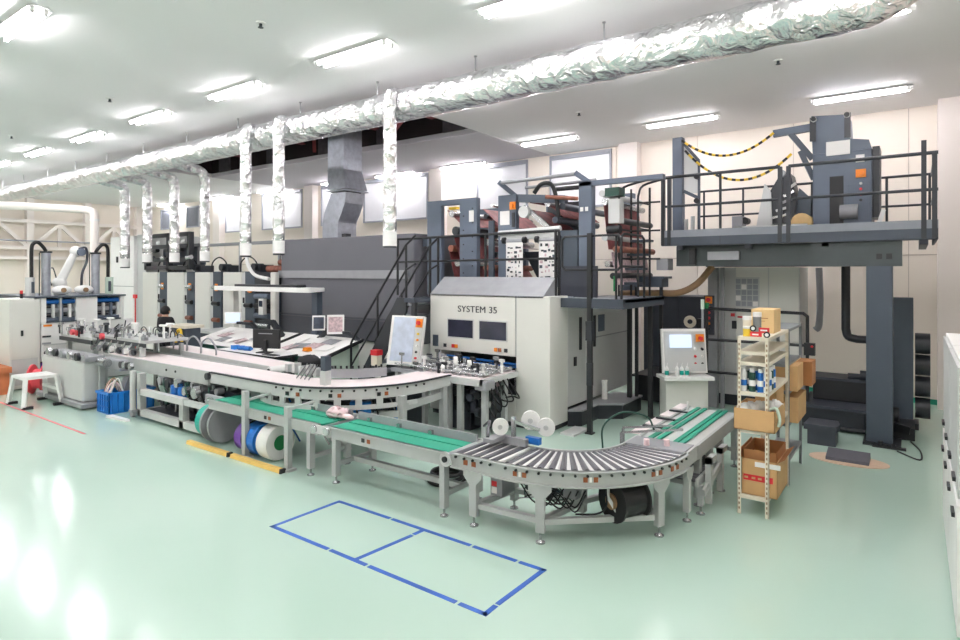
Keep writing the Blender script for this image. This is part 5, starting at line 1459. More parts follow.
# ladder stair to the high deck
t = thing('catwalk_ladder', 'black ship ladder with tall hoop rails up to the high catwalk', 'ladder', (-3.9, 10.2, 2.1))
for xx in (-4.12, -3.78):
    obj('hoop_rail', B().tube([(xx, 9.75, 2.1), (xx, 9.75, 3.75)] + bend([(xx, 9.76, 3.8), (xx+.05, 9.85, 3.98), (xx+.3, 10.2, 4.12)], 4) + [(xx+.6, 10.42, 4.17)], .02, 8), 'black', t)
    obj('hoop_rail', B().cyl((xx, 10.3, 2.1), (xx, 10.3, 4.0), .02, 8), 'black', t)
    for zz in (2.75, 3.25, 3.7):
        obj('guard_bar', B().cyl((xx, 9.75, zz), (xx, 10.3, zz), .016, 8), 'black', t)
for k in range(4):
    obj('tread', B().box(-4.12, -3.78, 9.8+.15*k, 10.05+.15*k, 2.3+.25*k, 2.34+.25*k), 'deck_edge', t)
for zz in (2.75, 3.25, 3.75):
    obj('cross_bar', B().cyl((-4.12, 10.3, zz), (-3.62, 10.38, zz), .016, 8), 'black', t)
t = thing('ladder_landing', 'small dark landing box below the ladder with a cable duct', 'landing', (-3.9, 10.5, 0))
obj('landing_box', B().box(-4.1, -3.6, 10.4, 10.75, 2.25, 2.4).box(-4.15, -3.55, 10.38, 10.8, 2.4, 2.44), 'slate_dark', t)
obj('switch_box', B().box(-3.7, -3.5, 10.42, 10.7, 2.55, 2.75), 'midgrey', t)
obj('leg', B().box(-4.1, -4.05, 10.42, 10.47, 0, 2.25).box(-3.65, -3.6, 10.42, 10.47, 0, 2.25), 'black', t)
tag(obj('cable_duct', B().tube([(-4.6, 10.9, 2.1), (-4.2, 10.9, 2.12)] + bend([(-3.9, 10.95, 2.13), (-3.5, 11.0, 2.14), (-3.2, 11.1, 2.3), (-2.95, 11.2, 2.62)], 6), .06, 10), 'brown'), 'thick beige cable duct curving up below the catwalk', 'cable duct')

# ================================================================== HIGH CATWALK ON THE RIGHT
DX0, DX1, DY0, DY1 = -3.6, .26, 10.4, 12.7
t = thing('high_catwalk', 'high dark steel catwalk with black railing along its front', 'catwalk', (-.42, 10.52, 0))
obj('deck_plate', B().box(DX0, DX1, DY0+.03, DY1, 3.06, 3.12), 'deck_edge', t)
obj('fascia', B().box(DX0, DX1, DY0, DY0+.03, 2.97, 3.12), 'deck_edge', t)
obj('toe_board', B().box(DX0, DX1, DY0-.005, DY0+.02, 3.12, 3.24), 'deck_top', t)
obj('edge_channel', B().box(DX1-.03, DX1, DY0, DY1, 2.97, 3.12), 'deck_edge', t)
obj('main_beam', B().box(DX0+.2, -.2, DY0+.18, DY0+.36, 2.62, 2.97), 'beam_dark', t)
obj('main_beam', B().box(DX0+.2, -.2, DY1-.3, DY1-.12, 2.62, 3.0), 'dark_cabinet', t)
for xx in (-3.3, -2.2, -1.1, .1):
    obj('joist', B().box(xx-.05, xx+.05, DY0+.05, DY1, 2.9, 3.05), 'dark_cabinet', t)
obj('beam_box', B().box(-2.85, -2.35, DY0+.1, DY0+.18, 2.72, 2.86), 'midgrey', t)
obj('beam_bracket', B().box(-3.15, -3.05, DY0+.08, DY0+.18, 2.65, 2.92), 'black', t)
obj('head_beam', B().box(-1.3, -.15, DY0+.05, DY0+.4, 2.6, 2.97), 'beam_dark', t)
for px in (-.42, -.3): obj('bolt_plate', B().box(px-.035, px+.035, DY0+.04, DY0+.05, 2.7, 2.78), 'black', t)
obj('column', B().box(-.58, -.46, 10.44, 10.86, .04, 2.6).box(-.46, -.26, 10.42, 10.74, .04, 2.6), 'slate_dark', t)
obj('column_foot', B().box(-.62, -.16, 10.36, 10.9, 0, .04), 'black_metal', t)
obj('foot_bolts', B().cyl((-.4, 10.34, .03), (-.4, 10.34, .09), .03, 8).cyl((-.25, 10.34, .03), (-.25, 10.34, .07), .025, 8).box(-.5, -.1, 10.3, 10.38, 0, .03), 'black', t)
# railing
ZT_ = 4.17
obj('top_rail', B().cyl((DX0, DY0+.02, ZT_), (-1.72, DY0+.02, ZT_), .026, 8), 'black_metal', t)
obj('top_rail', B().cyl((-1.6, DY0+.02, ZT_), (DX1, DY0+.02, ZT_), .026, 8), 'black_metal', t)
obj('mid_rail', B().cyl((DX0, DY0+.02, 3.66), (-1.72, DY0+.02, 3.66), .022, 8), 'black_metal', t)
obj('mid_rail', B().cyl((-1.6, DY0+.02, 3.66), (DX1, DY0+.02, 3.66), .022, 8), 'black_metal', t)
for xx in (-3.58, -3.47, -1.72, -1.6, .1, .22):
    obj('rail_post', B().box(xx-.03, xx+.03, DY0-.01, DY0+.05, 2.98, ZT_+(.18 if xx == .1 else 0)), 'black_metal', t)
for xx in (-2.62,):
    obj('rail_post', B().cyl((xx, DY0+.02, 2.98), (xx, DY0+.02, ZT_), .022, 8), 'black_metal', t)
obj('rear_rail', B().cyl((DX0, DY1-.05, 4.17), (DX1, DY1-.05, 4.17), .022, 8).cyl((DX0, DY1-.05, 3.66), (DX1, DY1-.05, 3.66), .02, 8), 'black_metal', t)
for xx in (-3.5, -2.75, -2.0, -1.55, -.4, .2):
    obj('rear_post', B().cyl((xx, DY1-.05, 3.1), (xx, DY1-.05, 4.17), .02, 8), 'black_metal', t)
obj('end_rail', B().cyl((.23, DY0, 4.15), (.23, DY1, 4.15), .022, 8).cyl((.23, DY0, 3.66), (.23, DY1, 3.66), .02, 8), 'black_metal', t)
obj('end_gate', B().beam((.23, DY0+.1, 3.2), (.23, DY0+.6, 4.1), .03, .03), 'black_metal', t)

# slate splice tower on the deck
t = thing('splicer_tower', 'slate blue splicer tower with white label standing on the catwalk', 'machine', (-1.0, 11.8, 3.12))
obj('body', B().box(-1.4, -.56, 11.5, 12.3, 3.12, 4.5), 'slate', t, .015)
obj('upper_body', B().prism([(-1.4,4.5),(-.56,4.5),(-.6,4.65),(-.86,4.7),(-.88,5.1),(-1.42,5.15)], 'Y', 11.5, 12.2), 'slate', t)
obj('opening', B().box(-1.15, -.95, 11.49, 11.5, 3.15, 4.1), 'black', t)
obj('inner_roll', B().cyl((-1.0, 11.47, 3.5), (-.75, 11.47, 3.5), .12, 14), 'midgrey', t)
obj('inner_plate', B().box(-.9, -.6, 11.485, 11.5, 3.15, 3.95), 'slate', t, .004)
obj('label_plate', B().box(-1.2, -.86, 11.48, 11.5, 4.45, 4.68), 'paper', t)
obj('label_plate', B().box(-.78, -.66, 11.48, 11.5, 4.3, 4.42), 'paper', t)
obj('emergency_plate', B().box(-.78, -.64, 11.46, 11.5, 4.05, 4.18), 'orange', t)
obj('emergency_button', B().cyl((-.71, 11.46, 4.115), (-.71, 11.42, 4.115), .04, 12), 'orange', t)
for k in range(4): obj('push_button', B().cyl((-.71, 11.48, 3.95-.09*k), (-.71, 11.46, 3.95-.09*k), .022, 10), ('white','red','red','black')[k], t)
obj('edge_strip', B().box(-.56, -.46, 11.6, 12.2, 3.4, 4.55), 'black_metal', t)
for (px, pz) in ((-1.38, 5.08), (-.9, 5.08)):
    obj('idler_end', B().cyl((px, 11.42, pz), (px, 11.5, pz), .045, 14), 'white', t)
    obj('idler_cap', B().cyl((px, 11.4, pz), (px, 11.42, pz), .04, 12), 'black', t)
for px in (-1.4, -.9): obj('idler_plate', B().box(px-.04, px+.05, 11.47, 11.5, 4.72, 5.12), 'black_metal', t)
obj('swing_arm', B().beam((-1.42, 11.6, 4.98), (-2.02, 11.6, 4.95), .1, .12), 'slate', t)
obj('swing_arm', B().beam((-1.42, 11.65, 4.45), (-1.75, 11.6, 4.92), .07, .09).beam((-1.4, 11.65, 4.1), (-1.6, 11.6, 4.6), .06, .08), 'slate_dark', t)
obj('foot_lever', B().beam((-.5, 11.4, 3.15), (-.4, 11.4, 3.5), .04, .06), 'white', t)

# splice carriage beside it
t = thing('splice_carriage', 'black and steel splice carriage on pale rails left of the splicer tower', 'machine', (-1.95, 11.5, 3.12))
obj('base_rail', B().box(-2.6, -1.45, 11.2, 11.3, 3.24, 3.32).box(-2.6, -1.45, 11.7, 11.8, 3.24, 3.32), 'lightgrey', t)
obj('rail_support', B().box(-2.6, -2.5, 11.2, 11.8, 3.12, 3.24).box(-1.6, -1.5, 11.2, 11.8, 3.12, 3.24), 'midgrey', t)
obj('carriage_box', B().box(-2.62, -2.45, 11.2, 11.5, 3.3, 3.5), 'midgrey', t)
obj('white_arm', B().prism([(-2.25,3.32),(-2.0,3.32),(-2.02,3.9),(-2.12,4.05)], 'Y', 11.35, 11.5), 'lightgrey', t)
obj('splice_head', B().prism([(-2.05,3.35),(-1.7,3.35),(-1.62,3.7),(-1.72,4.2),(-1.85,4.25),(-2.05,3.9)], 'Y', 11.4, 11.9), 'black_metal', t)
for k in range(5):
    obj('head_link', B().beam((-2.0+.06*k, 11.36, 3.45+.12*k), (-1.75+.03*k, 11.36, 3.5+.13*k), .03, .04), ('steel', 'lightgrey', 'midgrey')[k%3], t)
obj('head_roller', B().cyl((-1.84, 11.3, 4.2), (-1.84, 12.0, 4.2), .06, 12), 'midgrey', t)
obj('paper_core', B().cyl((-1.55, 11.35, 3.35), (-1.55, 11.9, 3.35), .16, 18), 'cardboard_pale', t)
obj('head_shell', B().prism([(-1.75,3.3),(-1.45,3.3),(-1.42,3.75),(-1.6,3.95)], 'Y', 11.5, 11.85), 'slate_dark', t)
obj('clamp', B().cyl((-2.42, 11.25, 3.42), (-2.42, 11.45, 3.42), .06, 12), 'black', t)

# slate post with arm on the deck left, plus chain
t = thing('web_guide_post', 'tall slate post with clear guard on the left end of the catwalk', 'post', (-3.6, 11.5, 3.12))
obj('post', B().box(-3.76, -3.57, 11.45, 11.62, 3.12, 5.08), 'slate', t, .01)
obj('guard_sheet', B().prism([(-3.55,4.9),(-3.3,4.6),(-3.28,4.0),(-3.55,4.0)], 'Y', 11.5, 11.52), 'lightgrey', t)
obj('guard_bar', B().beam((-3.55, 11.49, 4.95), (-3.27, 11.49, 4.6), .05, .05).beam((-3.27, 11.49, 4.6), (-3.27, 11.49, 3.2), .04, .04).beam((-3.55, 11.49, 4.05), (-3.27, 11.49, 3.9), .05, .06), 'slate_dark', t)
for zz in (4.3, 3.85): obj('hinge', B().cyl((-3.3, 11.42, zz), (-3.3, 11.5, zz), .05, 12), 'black', t)
obj('bottle', B().cyl((-3.45, 11.3, 3.25), (-3.45, 11.3, 3.5), .035, 10).cyl((-3.33, 11.3, 3.25), (-3.33, 11.3, 3.55), .035, 10), 'lightgrey', t)
def chain(p0, p1, sag, n, label):
    t = thing('safety_chain', label, 'chain', p0, 'yellow and black chains')
    P0, P1 = Vector(p0), Vector(p1)
    for k in range(n):
        a, c = k/n, (k+1)/n
        q0 = P0.lerp(P1, a) - Vector((0,0,sag*4*a*(1-a))); q1 = P0.lerp(P1, c) - Vector((0,0,sag*4*c*(1-c)))
        obj('chain_link', B().cyl(q0, q1, .022, 8), 'yellow' if k%2 else 'chain_black', t)
chain((-3.56, 11.4, 5.0), (-2.0, 11.5, 4.95), .34, 26, 'upper yellow and black safety chain hanging above the catwalk')
chain((-3.5, 11.4, 4.8), (-1.72, 11.5, 4.55), .5, 26, 'lower yellow and black safety chain hanging above the catwalk')

# ================================================================== CABINETS BELOW THE CATWALK
t = thing('electrical_cabinet', 'tall white electrical cabinet with grey notice board under the catwalk', 'cabinet', (-2.4, 12.3, 0))
obj('body', B().box(-3.1, -1.66, 12.0, 13.0, .2, 2.6), 'lightgrey', t, .01)
obj('door', B().box(-3.08, -2.75, 11.985, 12.0, .3, 2.6), 'lightgrey', t)
obj('door', B().box(-2.73, -2.18, 11.985, 12.0, .3, 2.6), 'offwhite', t)
obj('door', B().box(-2.16, -1.68, 11.985, 12.0, .3, 2.6), 'offwhite', t)
obj('plinth', B().box(-3.1, -1.66, 12.02, 13.0, 0, .2), 'black_metal', t)
nb = obj('notice_board', B().box(-2.75, -2.32, 11.97, 11.985, 1.85, 2.42), 'lightgrey', t)
for ix in range(4):
    for iz in range(5):
        obj('notice_card', B().box(-2.73+.1*ix, -2.645+.1*ix, 11.965, 11.97, 1.88+.105*iz, 1.97+.105*iz), ('frame_grey', 'frame_grey', 'frame_grey', 'paper', 'frame_grey', 'frame_grey', 'frame_grey')[(ix+iz*3)%7], nb)
obj('warning_mark', B().box(-2.82, -2.75, 11.965, 11.985, 1.68, 1.74).box(-2.7, -2.55, 11.965, 11.985, 1.66, 1.69), 'red', t)
obj('lock', B().box(-2.8, -2.72, 11.96, 11.985, 1.45, 1.6), 'black_metal', t)
t = thing('button_pillar', 'grey button pillar with orange emergency stop in front of the white cabinet', 'control pillar', (-3.0, 11.7, 0))
obj('pillar', B().box(-3.14, -2.98, 11.6, 11.75, .0, 2.6), 'midgrey', t)
obj('button_panel', B().box(-3.2, -3.02, 11.56, 11.6, 1.35, 2.08), 'dark_cabinet', t)
obj('emergency_plate', B().box(-3.17, -3.05, 11.54, 11.56, 1.93, 2.06), 'orange', t)
obj('emergency_button', B().cyl((-3.11, 11.54, 2.0), (-3.11, 11.5, 2.0), .04, 12), 'red', t)
for k in range(5): obj('push_button', B().cyl((-3.11, 11.56, 1.86-.1*k), (-3.11, 11.53, 1.86-.1*k), .027, 10), ('red','red','red','orange','black')[k], t)
obj('slim_post', B().box(-2.92, -2.86, 11.62, 11.68, 0, 2.6), 'midgrey', t)
t = thing('dark_cabinet', 'wide dark grey switch cabinet behind the control console', 'cabinet', (-4.0, 12.8, 0))
obj('body', B().box(-4.72, -3.22, 12.5, 13.4, .1, 2.02), 'dark_cabinet', t, .01)
obj('door', B().box(-4.7, -3.98, 12.485, 12.5, .12, 2.0), 'dark_cabinet', t)
obj('door', B().box(-3.96, -3.24, 12.485, 12.5, .12, 2.0), 'dark_cabinet', t)
obj('door_handle', B().box(-4.3, -4.24, 12.46, 12.485, 1.05, 1.25), 'cream_metal', t)
obj('plinth', B().box(-4.7, -3.24, 12.55, 13.4, 0, .1), 'black', t)
t = thing('tape_holder', 'cream tape roll on a dark bracket above the console', 'tape roll', (-3.55, 12.3, 1.35))
obj('bracket', B().box(-3.55, -3.38, 12.3, 12.48, 1.4, 1.58), 'black', t)
obj('roll', B().lathe([(.05,0),(.12,0),(.12,.08),(.05,.08),(.05,0)], (-3.68, 12.3, 1.52), (.3,-.95,0), 20), 'cream_metal', t)
# horizontal black guard rail in front of the cabinets
t = thing('guard_frame', 'black tubular guard frame in front of the white cabinet', 'railing', (-2.2, 11.0, 0))
obj('guard_tube', B().tube([(-3.05, 11.2, 1.86), (-1.5, 11.2, 1.83), (-1.44, 11.2, 1.78), (-1.44, 11.2, .05)], .028, 8), 'black', t)
obj('guard_tube', B().tube([(-3.05, 11.2, .05), (-3.05, 11.2, 1.86)], .028, 8), 'black', t)
for zz in (1.3, .72): obj('mid_tube', B().cyl((-3.05, 11.2, zz), (-1.44, 11.2, zz), .025, 8), 'black', t)
obj('signal_lamp', B().cyl((-3.05, 11.2, 1.86), (-3.05, 11.2, 1.96), .04, 12), 'green', t)
obj('switch_box', B().box(-1.48, -1.32, 11.1, 11.2, 1.15, 1.35), 'black', t)
obj('switch_dot', B().cyl((-1.36, 11.1, 1.3), (-1.36, 11.08, 1.3), .02, 8), 'red', t)

# low black machines below the catwalk
t = thing('roll_stand', 'low black roll stand on the floor below the catwalk', 'machine', (-1.0, 11.4, 0))
obj('base', B().box(-1.5, -.62, 10.95, 12.2, .05, .34), 'black_metal', t, .02)
obj('base_lid', B().box(-1.52, -.6, 10.93, 12.2, .34, .38), 'dark_cabinet', t)
obj('upper_block', B().box(-1.4, -.62, 11.5, 12.1, .38, .72), 'black', t, .02)
obj('upper_lid', B().box(-1.42, -.6, 11.48, 12.1, .72, .76), 'dark_cabinet', t)
obj('side_block', B().box(-.55, .0, 11.0, 11.7, 0, .18), 'black', t)
obj('side_arm', B().beam((-.5, 11.1, .22), (-.05, 11.0, .15), .12, .12).cyl((-.45, 11.3, .3), (-.2, 11.3, .3), .12, 12), 'black', t)
obj('core_pin', B().cyl((-.9, 11.6, .8), (-.65, 11.6, .8), .05, 10).cyl((-.72, 11.5, .84), (-.62, 11.5, .84), .08, 12), 'black_metal', t)
obj('hydraulic_block', B().box(-1.62, -1.5, 11.3, 11.5, .4, .7).cyl((-1.6, 11.2, .05), (-1.6, 11.2, .4), .05, 10), 'midgrey', t)
obj('rubber_strip', B().cyl((-1.5, 10.92, .06), (-.62, 10.92, .06), .03, 8), 'black', t)
t = thing('roll_chuck_column', 'dark upright steel panel with round chucks behind the catwalk column', 'machine', (-.1, 12.2, 0))
obj('panel', B().box(-.3, -.02, 11.9, 12.1, .1, 2.1), 'slate_dark', t, .01)
obj('foot', B().box(-.35, .05, 11.8, 12.2, 0, .1), 'black_metal', t)
for zz in (.3, .65, 1.0, 1.35):
    obj('chuck', B().cyl((.0, 12.15, zz), (.2, 12.15, zz), .17, 16), 'black_metal', t)
for zz in (.5, .85, 1.2, 1.55, 1.8):
    obj('spacer_block', B().box(-.45, -.3, 12.0, 12.15, zz-.12, zz+.12), ('midgrey', 'slate_dark', 'lightgrey')[int(zz*10)%3], t)
tag(obj('black_pipe', B().tube([(-1.0, 12.5, 3.06), (-1.0, 12.5, 1.55)] + bend([(-1.0, 12.5, 1.5), (-.96, 12.5, 1.37), (-.83, 12.5, 1.33)], 4) + [(-.5, 12.5, 1.33)], .07, 12), 'black_metal'), 'black pipe with an elbow against the back wall below the catwalk', 'pipe')
tag(obj('wall_hose', B().tube(bend([(-1.5, 13.2, 2.6), (-1.48, 13.2, 2.0), (-1.5, 13.2, 1.5), (-1.56, 13.2, 1.4)], 6), .06, 10), 'midgrey'), 'grey hose hanging right of the white cabinet', 'hose')
tag(obj('grey_bin', B().box(-1.28, -.92, 9.95, 10.3, 0, .22).prism([(-1.32,9.9),(-.9,9.9),(-.88,10.1),(-.92,10.35),(-1.3,10.35)], 'Z', .22, .3), 'dark_cabinet'), 'small dark bin with a grey lid beside the floor mat', 'bin')
b = B()
pts = [(-.72+.46*math.cos(a*PI/16), 9.35+.27*math.sin(a*PI/16)) for a in range(32)]
tag(obj('floor_mat', b.prism(pts, 'Z', 0, .012), 'mat_tan'), 'oval tan cardboard mat on the floor near the shelving', 'mat')
t = thing('foot_pad', 'grey wedge foot pad lying on the oval tan mat', 'pad', (-.72, 9.4, .012))
obj('pad', B().prism([(9.2,.012),(9.55,.012),(9.53,.1),(9.22,.05)], 'X', -.97, -.48), 'mat_grey', t)
# pipe floor line
tag(obj('floor_cable', B().tube(bend([(-.05, 10.9, .012), (.06, 10.4, .012), (.05, 9.9, .012), (-.2, 10.2, .012)], 6), .01, 6), 'black'), 'thin black cable on the floor right of the catwalk column', 'cable')

# ================================================================== CONTROL CONSOLE
t = thing('control_console', 'white standing control console with tilted screen panel and ledge', 'console', (-3.15, 10.25, 0))
RZ = R(38)
mz = Matrix.Rotation(RZ, 3, 'Z'); o = Vector((-3.15, 10.25, 0))
def cb_(name, lo, hi, m_, par=None, tilt=0, bev=0):
    c = Vector(((lo[0]+hi[0])/2, (lo[1]+hi[1])/2, (lo[2]+hi[2])/2)); s = tuple(hi[i]-lo[i] for i in range(3))
    mm = mz @ Matrix.Rotation(tilt, 3, 'X')
    return obj(name, B().obox(o + mz @ c, s, mm), m_, par or t, bev)
cb_('pedestal', (-.36,-.1,.03), (.36,.22,.72), 'offwhite', None, 0, .01)
cb_('plinth', (-.33,-.08,0), (.33,.2,.03), 'black')
cb_('ledge', (-.44,-.26,.72), (.4,.16,.78), 'white', None, 0, .008)
cb_('screen_panel', (-.38,.02,.8), (.38,.1,1.55), 'white', None, -.14, .008)
cb_('panel_face', (-.345,.0,.84), (.345,.02,1.51), 'lightgrey', None, -.14)
cb_('screen', (-.27,-.03,1.24), (.1,-.02,1.46), 'screen_lit', None, -.14)
cb_('printed_panel', (-.3,-.005,.88), (.1,.004,1.2), 'screen', None, -.14)
cb_('emergency_plate', (.17,-.045,1.34), (.31,-.03,1.47), 'orange', None, -.14)
e2 = o + mz @ Vector((.24, -.05, 1.405)); e3 = o + mz @ Vector((.24, -.1, 1.4)); obj('emergency_button', B().cyl(e2, e3, .035, 12), 'red', t)
for k in range(6):
    e2 = o + mz @ Vector((.17+.12*(k%2), .02, 1.22-.12*(k//2))); e3 = o + mz @ Vector((.17+.12*(k%2), -.03, 1.21-.12*(k//2)))
    obj('push_button', B().cyl(e2, e3, .022, 10), ('white','black','red','white','red','black')[k], t)
obj('signal_stem', B().cyl(o+mz@Vector((.35,.12,.8)), o+mz@Vector((.35,.12,1.95)), .02, 8), 'midgrey', t)
obj('signal_lamp', B().cyl(o+mz@Vector((.35,.12,1.88)), o+mz@Vector((.35,.12,2.05)), .03, 10), 'console_green', t)
for k, (px, lb) in enumerate(((-.37, 'spray bottle with blue label at the left end of the console ledge'), (-.2, 'spray bottle with white cap, second from the left on the console ledge'), (-.12, 'spray bottle with blue label, third from the left on the console ledge'), (-.03, 'spray bottle with blue label, rightmost on the console ledge'))):
    q = o + mz @ Vector((px, -.17, .78))
    bt = thing('spray_bottle', lb, 'bottle', q, 'spray bottles on the console ledge')
    obj('bottle_body', B().cyl(q, q+Vector((0,0,.13)), .032, 12).cyl(q+Vector((0,0,.13)), q+Vector((0,0,.17)), .032, 12, .012), 'white', bt)
    obj('bottle_label', B().cyl(q+Vector((0,0,.03)), q+Vector((0,0,.1)), .0335, 12, caps=False), 'white' if k == 1 else 'teal', bt)
    obj('spout', B().cyl(q+Vector((0,0,.17)), q+Vector((.01,0,.23)), .008, 8, .004), 'white', bt)
# dark duct box behind the console
tag(obj('low_black_box', B().box(-4.4, -3.4, 11.2, 12.3, .05, .5).box(-4.45, -3.35, 11.15, 12.35, .5, .54), 'black'), 'low black machine box on the floor behind the console', 'machine box')

# ================================================================== SHELVING
def perforated_post(t, x, y, h, m, dx, dy):
    pb = B().box(x, x+dx*.035, y, y+dy*.004, 0, h).box(x, x+dx*.004, y, y+dy*.035, 0, h)
    p = obj('post', pb, m, t)
    return p
slotm = mesh_of(B().box(-.006, .006, -.001, .001, -.012, .012), 'slot', 'brown')
def shelf_unit(name, label, x0, x1, y0, y1, h, levels, m, slots):
    t = thing(name, label, 'shelving', ((x0+x1)/2, (y0+y1)/2, 0))
    for (px, dx) in ((x0, 1), (x1, -1)):
        for (py, dy) in ((y0, 1), (y1, -1)):
            p = perforated_post(t, px, py, h, m, dx, dy)
            if slots and dy == 1:
                z = .06
                while z < h-.03:
                    s_ = inst('slot', slotm, p, (px+dx*.018, py-.001, z)); z += .05
    for z in levels:
        obj('shelf_board', B().box(x0+.004, x1-.004, y0+.004, y1-.004, z-.005, z), m, t)
        for yy in (y0+.004, y1-.024):
            obj('shelf_lip', B().box(x0+.004, x1-.004, yy, yy+.02, z-.035, z-.005), m, t)
        for xx in (x0+.004, x1-.014):
            obj('shelf_lip', B().box(xx, xx+.01, y0+.004, y1-.004, z-.035, z-.005), m, t)
    return t
SX0, SX1 = -1.50, -1.20
shelf_unit('shelving_unit', 'cream perforated steel shelving unit with cartons, nearest the viewer', SX0, SX1, 6.64, 7.82, 1.84, (.2, .88, 1.27, 1.58, 1.69, 1.84), 'cream_metal', True)
shelf_unit('shelving_unit', 'grey steel shelving unit behind the cream one', SX0, SX1, 7.86, 8.85, 1.84, (.3, .72, 1.1, 1.42, 1.84), 'shelf_grey', False)
def carton(label, x0, x1, y0, y1, z0, z1, m, open_=False, tape=True, flaps=True):
    t = thing('carton', label, 'carton', ((x0+x1)/2, (y0+y1)/2, z0), 'cartons on the shelving')
    if open_:
        th = .006
        obj('box_body', B().box(x0, x1, y0, y0+th, z0, z1).box(x0, x1, y1-th, y1, z0, z1).box(x0, x0+th, y0, y1, z0, z1).box(x1-th, x1, y0, y1, z0, z1).box(x0, x1, y0, y1, z0, z0+th), m, t)
        if flaps:
            obj('flap', B().add([(x1,y0,z1),(x1,y1,z1),(x1+.07,y1,z1+.05),(x1+.07,y0,z1+.05),(x1,y0,z1-.004),(x1,y1,z1-.004),(x1+.07,y1,z1+.046),(x1+.07,y0,z1+.046)], [(0,1,2,3),(7,6,5,4),(0,3,7,4),(1,5,6,2),(2,6,7,3),(0,4,5,1)]), 'cardboard_dark', t)
            obj('flap', B().add([(x0,y0,z1),(x0,y1,z1),(x0-.03,y1,z1+.08),(x0-.03,y0,z1+.08),(x0+.004,y0,z1),(x0+.004,y1,z1),(x0-.026,y1,z1+.08),(x0-.026,y0,z1+.08)], [(0,1,2,3),(7,6,5,4),(0,3,7,4),(1,5,6,2),(2,6,7,3),(0,4,5,1)]), 'cardboard_dark', t)
    else:
        obj('box_body', B().box(x0, x1, y0, y1, z0, z1), m, t, .004)
        if tape: obj('packing_tape', B().box((x0+x1)/2-.025, (x0+x1)/2+.025, y0-.001, y1+.001, z1-.001, z1+.001), 'cardboard_pale', t)
    return t
c1 = carton('large carton with red band lettering on the lowest shelf', -1.47, -1.13, 6.69, 7.3, .2, .57, 'cardboard', True)
rb_ = obj('red_print', B().box(-1.45, -1.17, 6.685, 6.69, .35, .41), 'red', c1)
for k, px in enumerate((-1.44, -1.37, -1.31, -1.24)): obj('print_gap', B().box(px, px+.035, 6.682, 6.685, .37, .39), 'cardboard', rb_)
obj('address_label', B().box(-1.34, -1.1, 6.684, 6.69, .5, .55), 'paper', c1)
carton('open brown tray carton standing on the large carton', -1.46, -1.14, 6.72, 7.25, .5, .66, 'cardboard_dark', True, flaps=False)
c2 = carton('plain carton full of white bags on the middle shelf', -1.53, -1.14, 6.62, 7.2, .88, 1.1, 'cardboard', True, flaps=False)
t = thing('plastic_bag', 'white plastic bags stuffed into the middle carton', 'bag', (-1.33, 6.9, .9))
rnd = random.Random(4)
for k in range(5):
    b = B().sph((-1.45+.06*k, 6.72+.09*k, 1.08), .075, 10, 7, (1, 1.1, .8))
    b.v = [(x+rnd.uniform(-.012,.012), y+rnd.uniform(-.012,.012), z+rnd.uniform(-.012,.012)) for x, y, z in b.v]
    obj('bag_fold', b, 'white', t)
obj('green_strap', B().tube(bend([(-1.2, 6.72, 1.1), (-1.14, 6.7, 1.12), (-1.11, 6.7, 1.02), (-1.12, 6.7, .94)], 5), .018, 6), 'console_green', t)
c3 = carton('small pale carton on top of the shelving', -1.47, -1.24, 7.15, 7.55, 1.84, 2.1, 'cardboard_pale')
obj('print_line', B().box(-1.42, -1.3, 7.145, 7.15, 2.0, 2.008).box(-1.42, -1.33, 7.145, 7.15, 1.97, 1.975), 'cardboard_dark', c3)
carton('brown carton jutting out of the grey shelving at mid height', -1.45, -1.12, 7.92, 8.36, 1.1, 1.4, 'cardboard')
carton('darker brown carton behind it on the grey shelving', -1.4, -1.03, 8.4, 8.75, 1.1, 1.4, 'cardboard_dark')
carton('brown carton on the lower board of the grey shelving', -1.46, -1.12, 7.95, 8.6, .72, 1.02, 'cardboard')
carton('brown carton standing behind the cans on the cream shelving', -1.46, -1.24, 7.3, 7.75, .88, 1.2, 'cardboard')
cans = [(-1.45, 'white'), (-1.37, 'dark_green'), (-1.29, 'blue'), (-1.24, 'white')]
cnames = {'white': 'white', 'dark_green': 'dark green', 'blue': 'blue'}
k = 0
for row in range(4):
    for j, (px, c_) in enumerate(cans):
        c_ = cans[(j+row) % 4][1]
        py = 6.7+.11*row+.01*j
        q = Vector((px, py, 1.27))
        posn = ('far left', 'second from the left', 'third from the left', 'far right')[j]
        rown = ('front', 'second', 'third', 'rearmost')[row]
        bt = thing('spray_can', '%s can in the %s row, %s, on the cream shelving' % (cnames[c_], rown, posn), 'can', q, 'cans on the cream shelving')
        obj('can_body', B().cyl(q, q+Vector((0,0,.2)), .033, 14), c_, bt)
        obj('can_label', B().cyl(q+Vector((0,0,.06)), q+Vector((0,0,.12)), .0338, 14, caps=False), 'paper' if c_ != 'white' else 'blue', bt)
        obj('can_cap', B().cyl(q+Vector((0,0,.2)), q+Vector((0,0,.24)), .025, 12), 'white', bt)
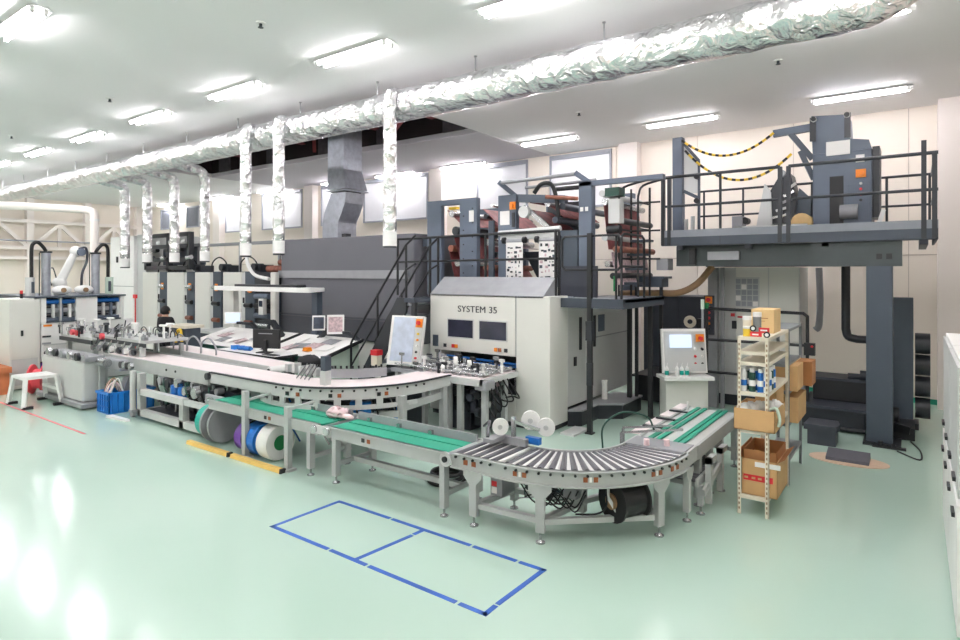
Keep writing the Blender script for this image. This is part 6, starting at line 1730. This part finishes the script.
for (px, py, hh, m_, lb) in ((-1.45, 6.85, .2, 'cream_metal', 'cream jar on top of the shelving'), (-1.37, 6.95, .24, 'shelf_grey', 'grey lidded jar on top of the shelving'), (-1.42, 6.72, .1, 'yellow', 'short yellow tin on top of the shelving')):
    q = Vector((px, py, 1.84)); bt = thing('jar', lb, 'jar', q, 'jars on top of the shelving')
    obj('jar_body', B().cyl(q, q+Vector((0,0,hh*.8)), .042, 14), m_, bt)
    obj('jar_lid', B().cyl(q+Vector((0,0,hh*.8)), q+Vector((0,0,hh)), .045, 14), 'white', bt)
t = thing('red_sign', 'red notice strips with white marks standing on the shelf top edge', 'sign', (-1.3, 6.68, 1.84))
obj('strip', B().box(-1.38, -1.27, 6.66, 6.67, 1.845, 1.895), 'red', t)
obj('strip', B().box(-1.3, -1.2, 6.672, 6.682, 1.885, 1.94), 'red', t)
obj('mark', B().box(-1.36, -1.3, 6.658, 6.66, 1.86, 1.875), 'paper', t); obj('mark', B().box(-1.285, -1.22, 6.668, 6.672, 1.905, 1.92), 'paper', t)
for (px, pz) in ((-1.35, 1.93), (-1.22, 1.87)):
    obj('magnet_wheel', B().cyl((px, 6.648, pz), (px, 6.657, pz), .032, 16), 'black', t); obj('wheel_face', B().cyl((px, 6.644, pz), (px, 6.648, pz), .018, 14), 'white', t)

# ================================================================== WHITE CABINETS AT THE RIGHT EDGE
def locker(label, y0, y1):
    t = thing('storage_cabinet', label, 'cabinet', (.45, (y0+y1)/2, 0), 'white storage cabinets at the right edge')
    obj('carcass', B().box(.25, .7, y0, y1, .06, 1.9), 'white', t, .006)
    obj('plinth', B().box(.28, .7, y0, y1, 0, .06), 'black_metal', t)
    ym = (y0+y1)/2
    for a, b_ in ((y0+.01, ym-.004), (ym+.004, y1-.01)):
        d = obj('lower_door', B().box(.225, .25, a, b_, .08, .95), 'white', t)
        obj('handle', B().box(.205, .225, (a+b_)/2-.08, (a+b_)/2+.08, .8, .83), 'black', d)
        u = obj('upper_door', B().box(.23, .25, a, b_, 1.0, 1.87), 'lightgrey', t)
        obj('handle', B().box(.21, .23, (a+b_)/2-.08, (a+b_)/2+.08, 1.05, 1.08), 'black', u)
    return t
locker('tall white storage cabinet at the right edge, farther one', 6.35, 7.6)
locker('tall white storage cabinet at the right edge, nearer one', 5.08, 6.33)
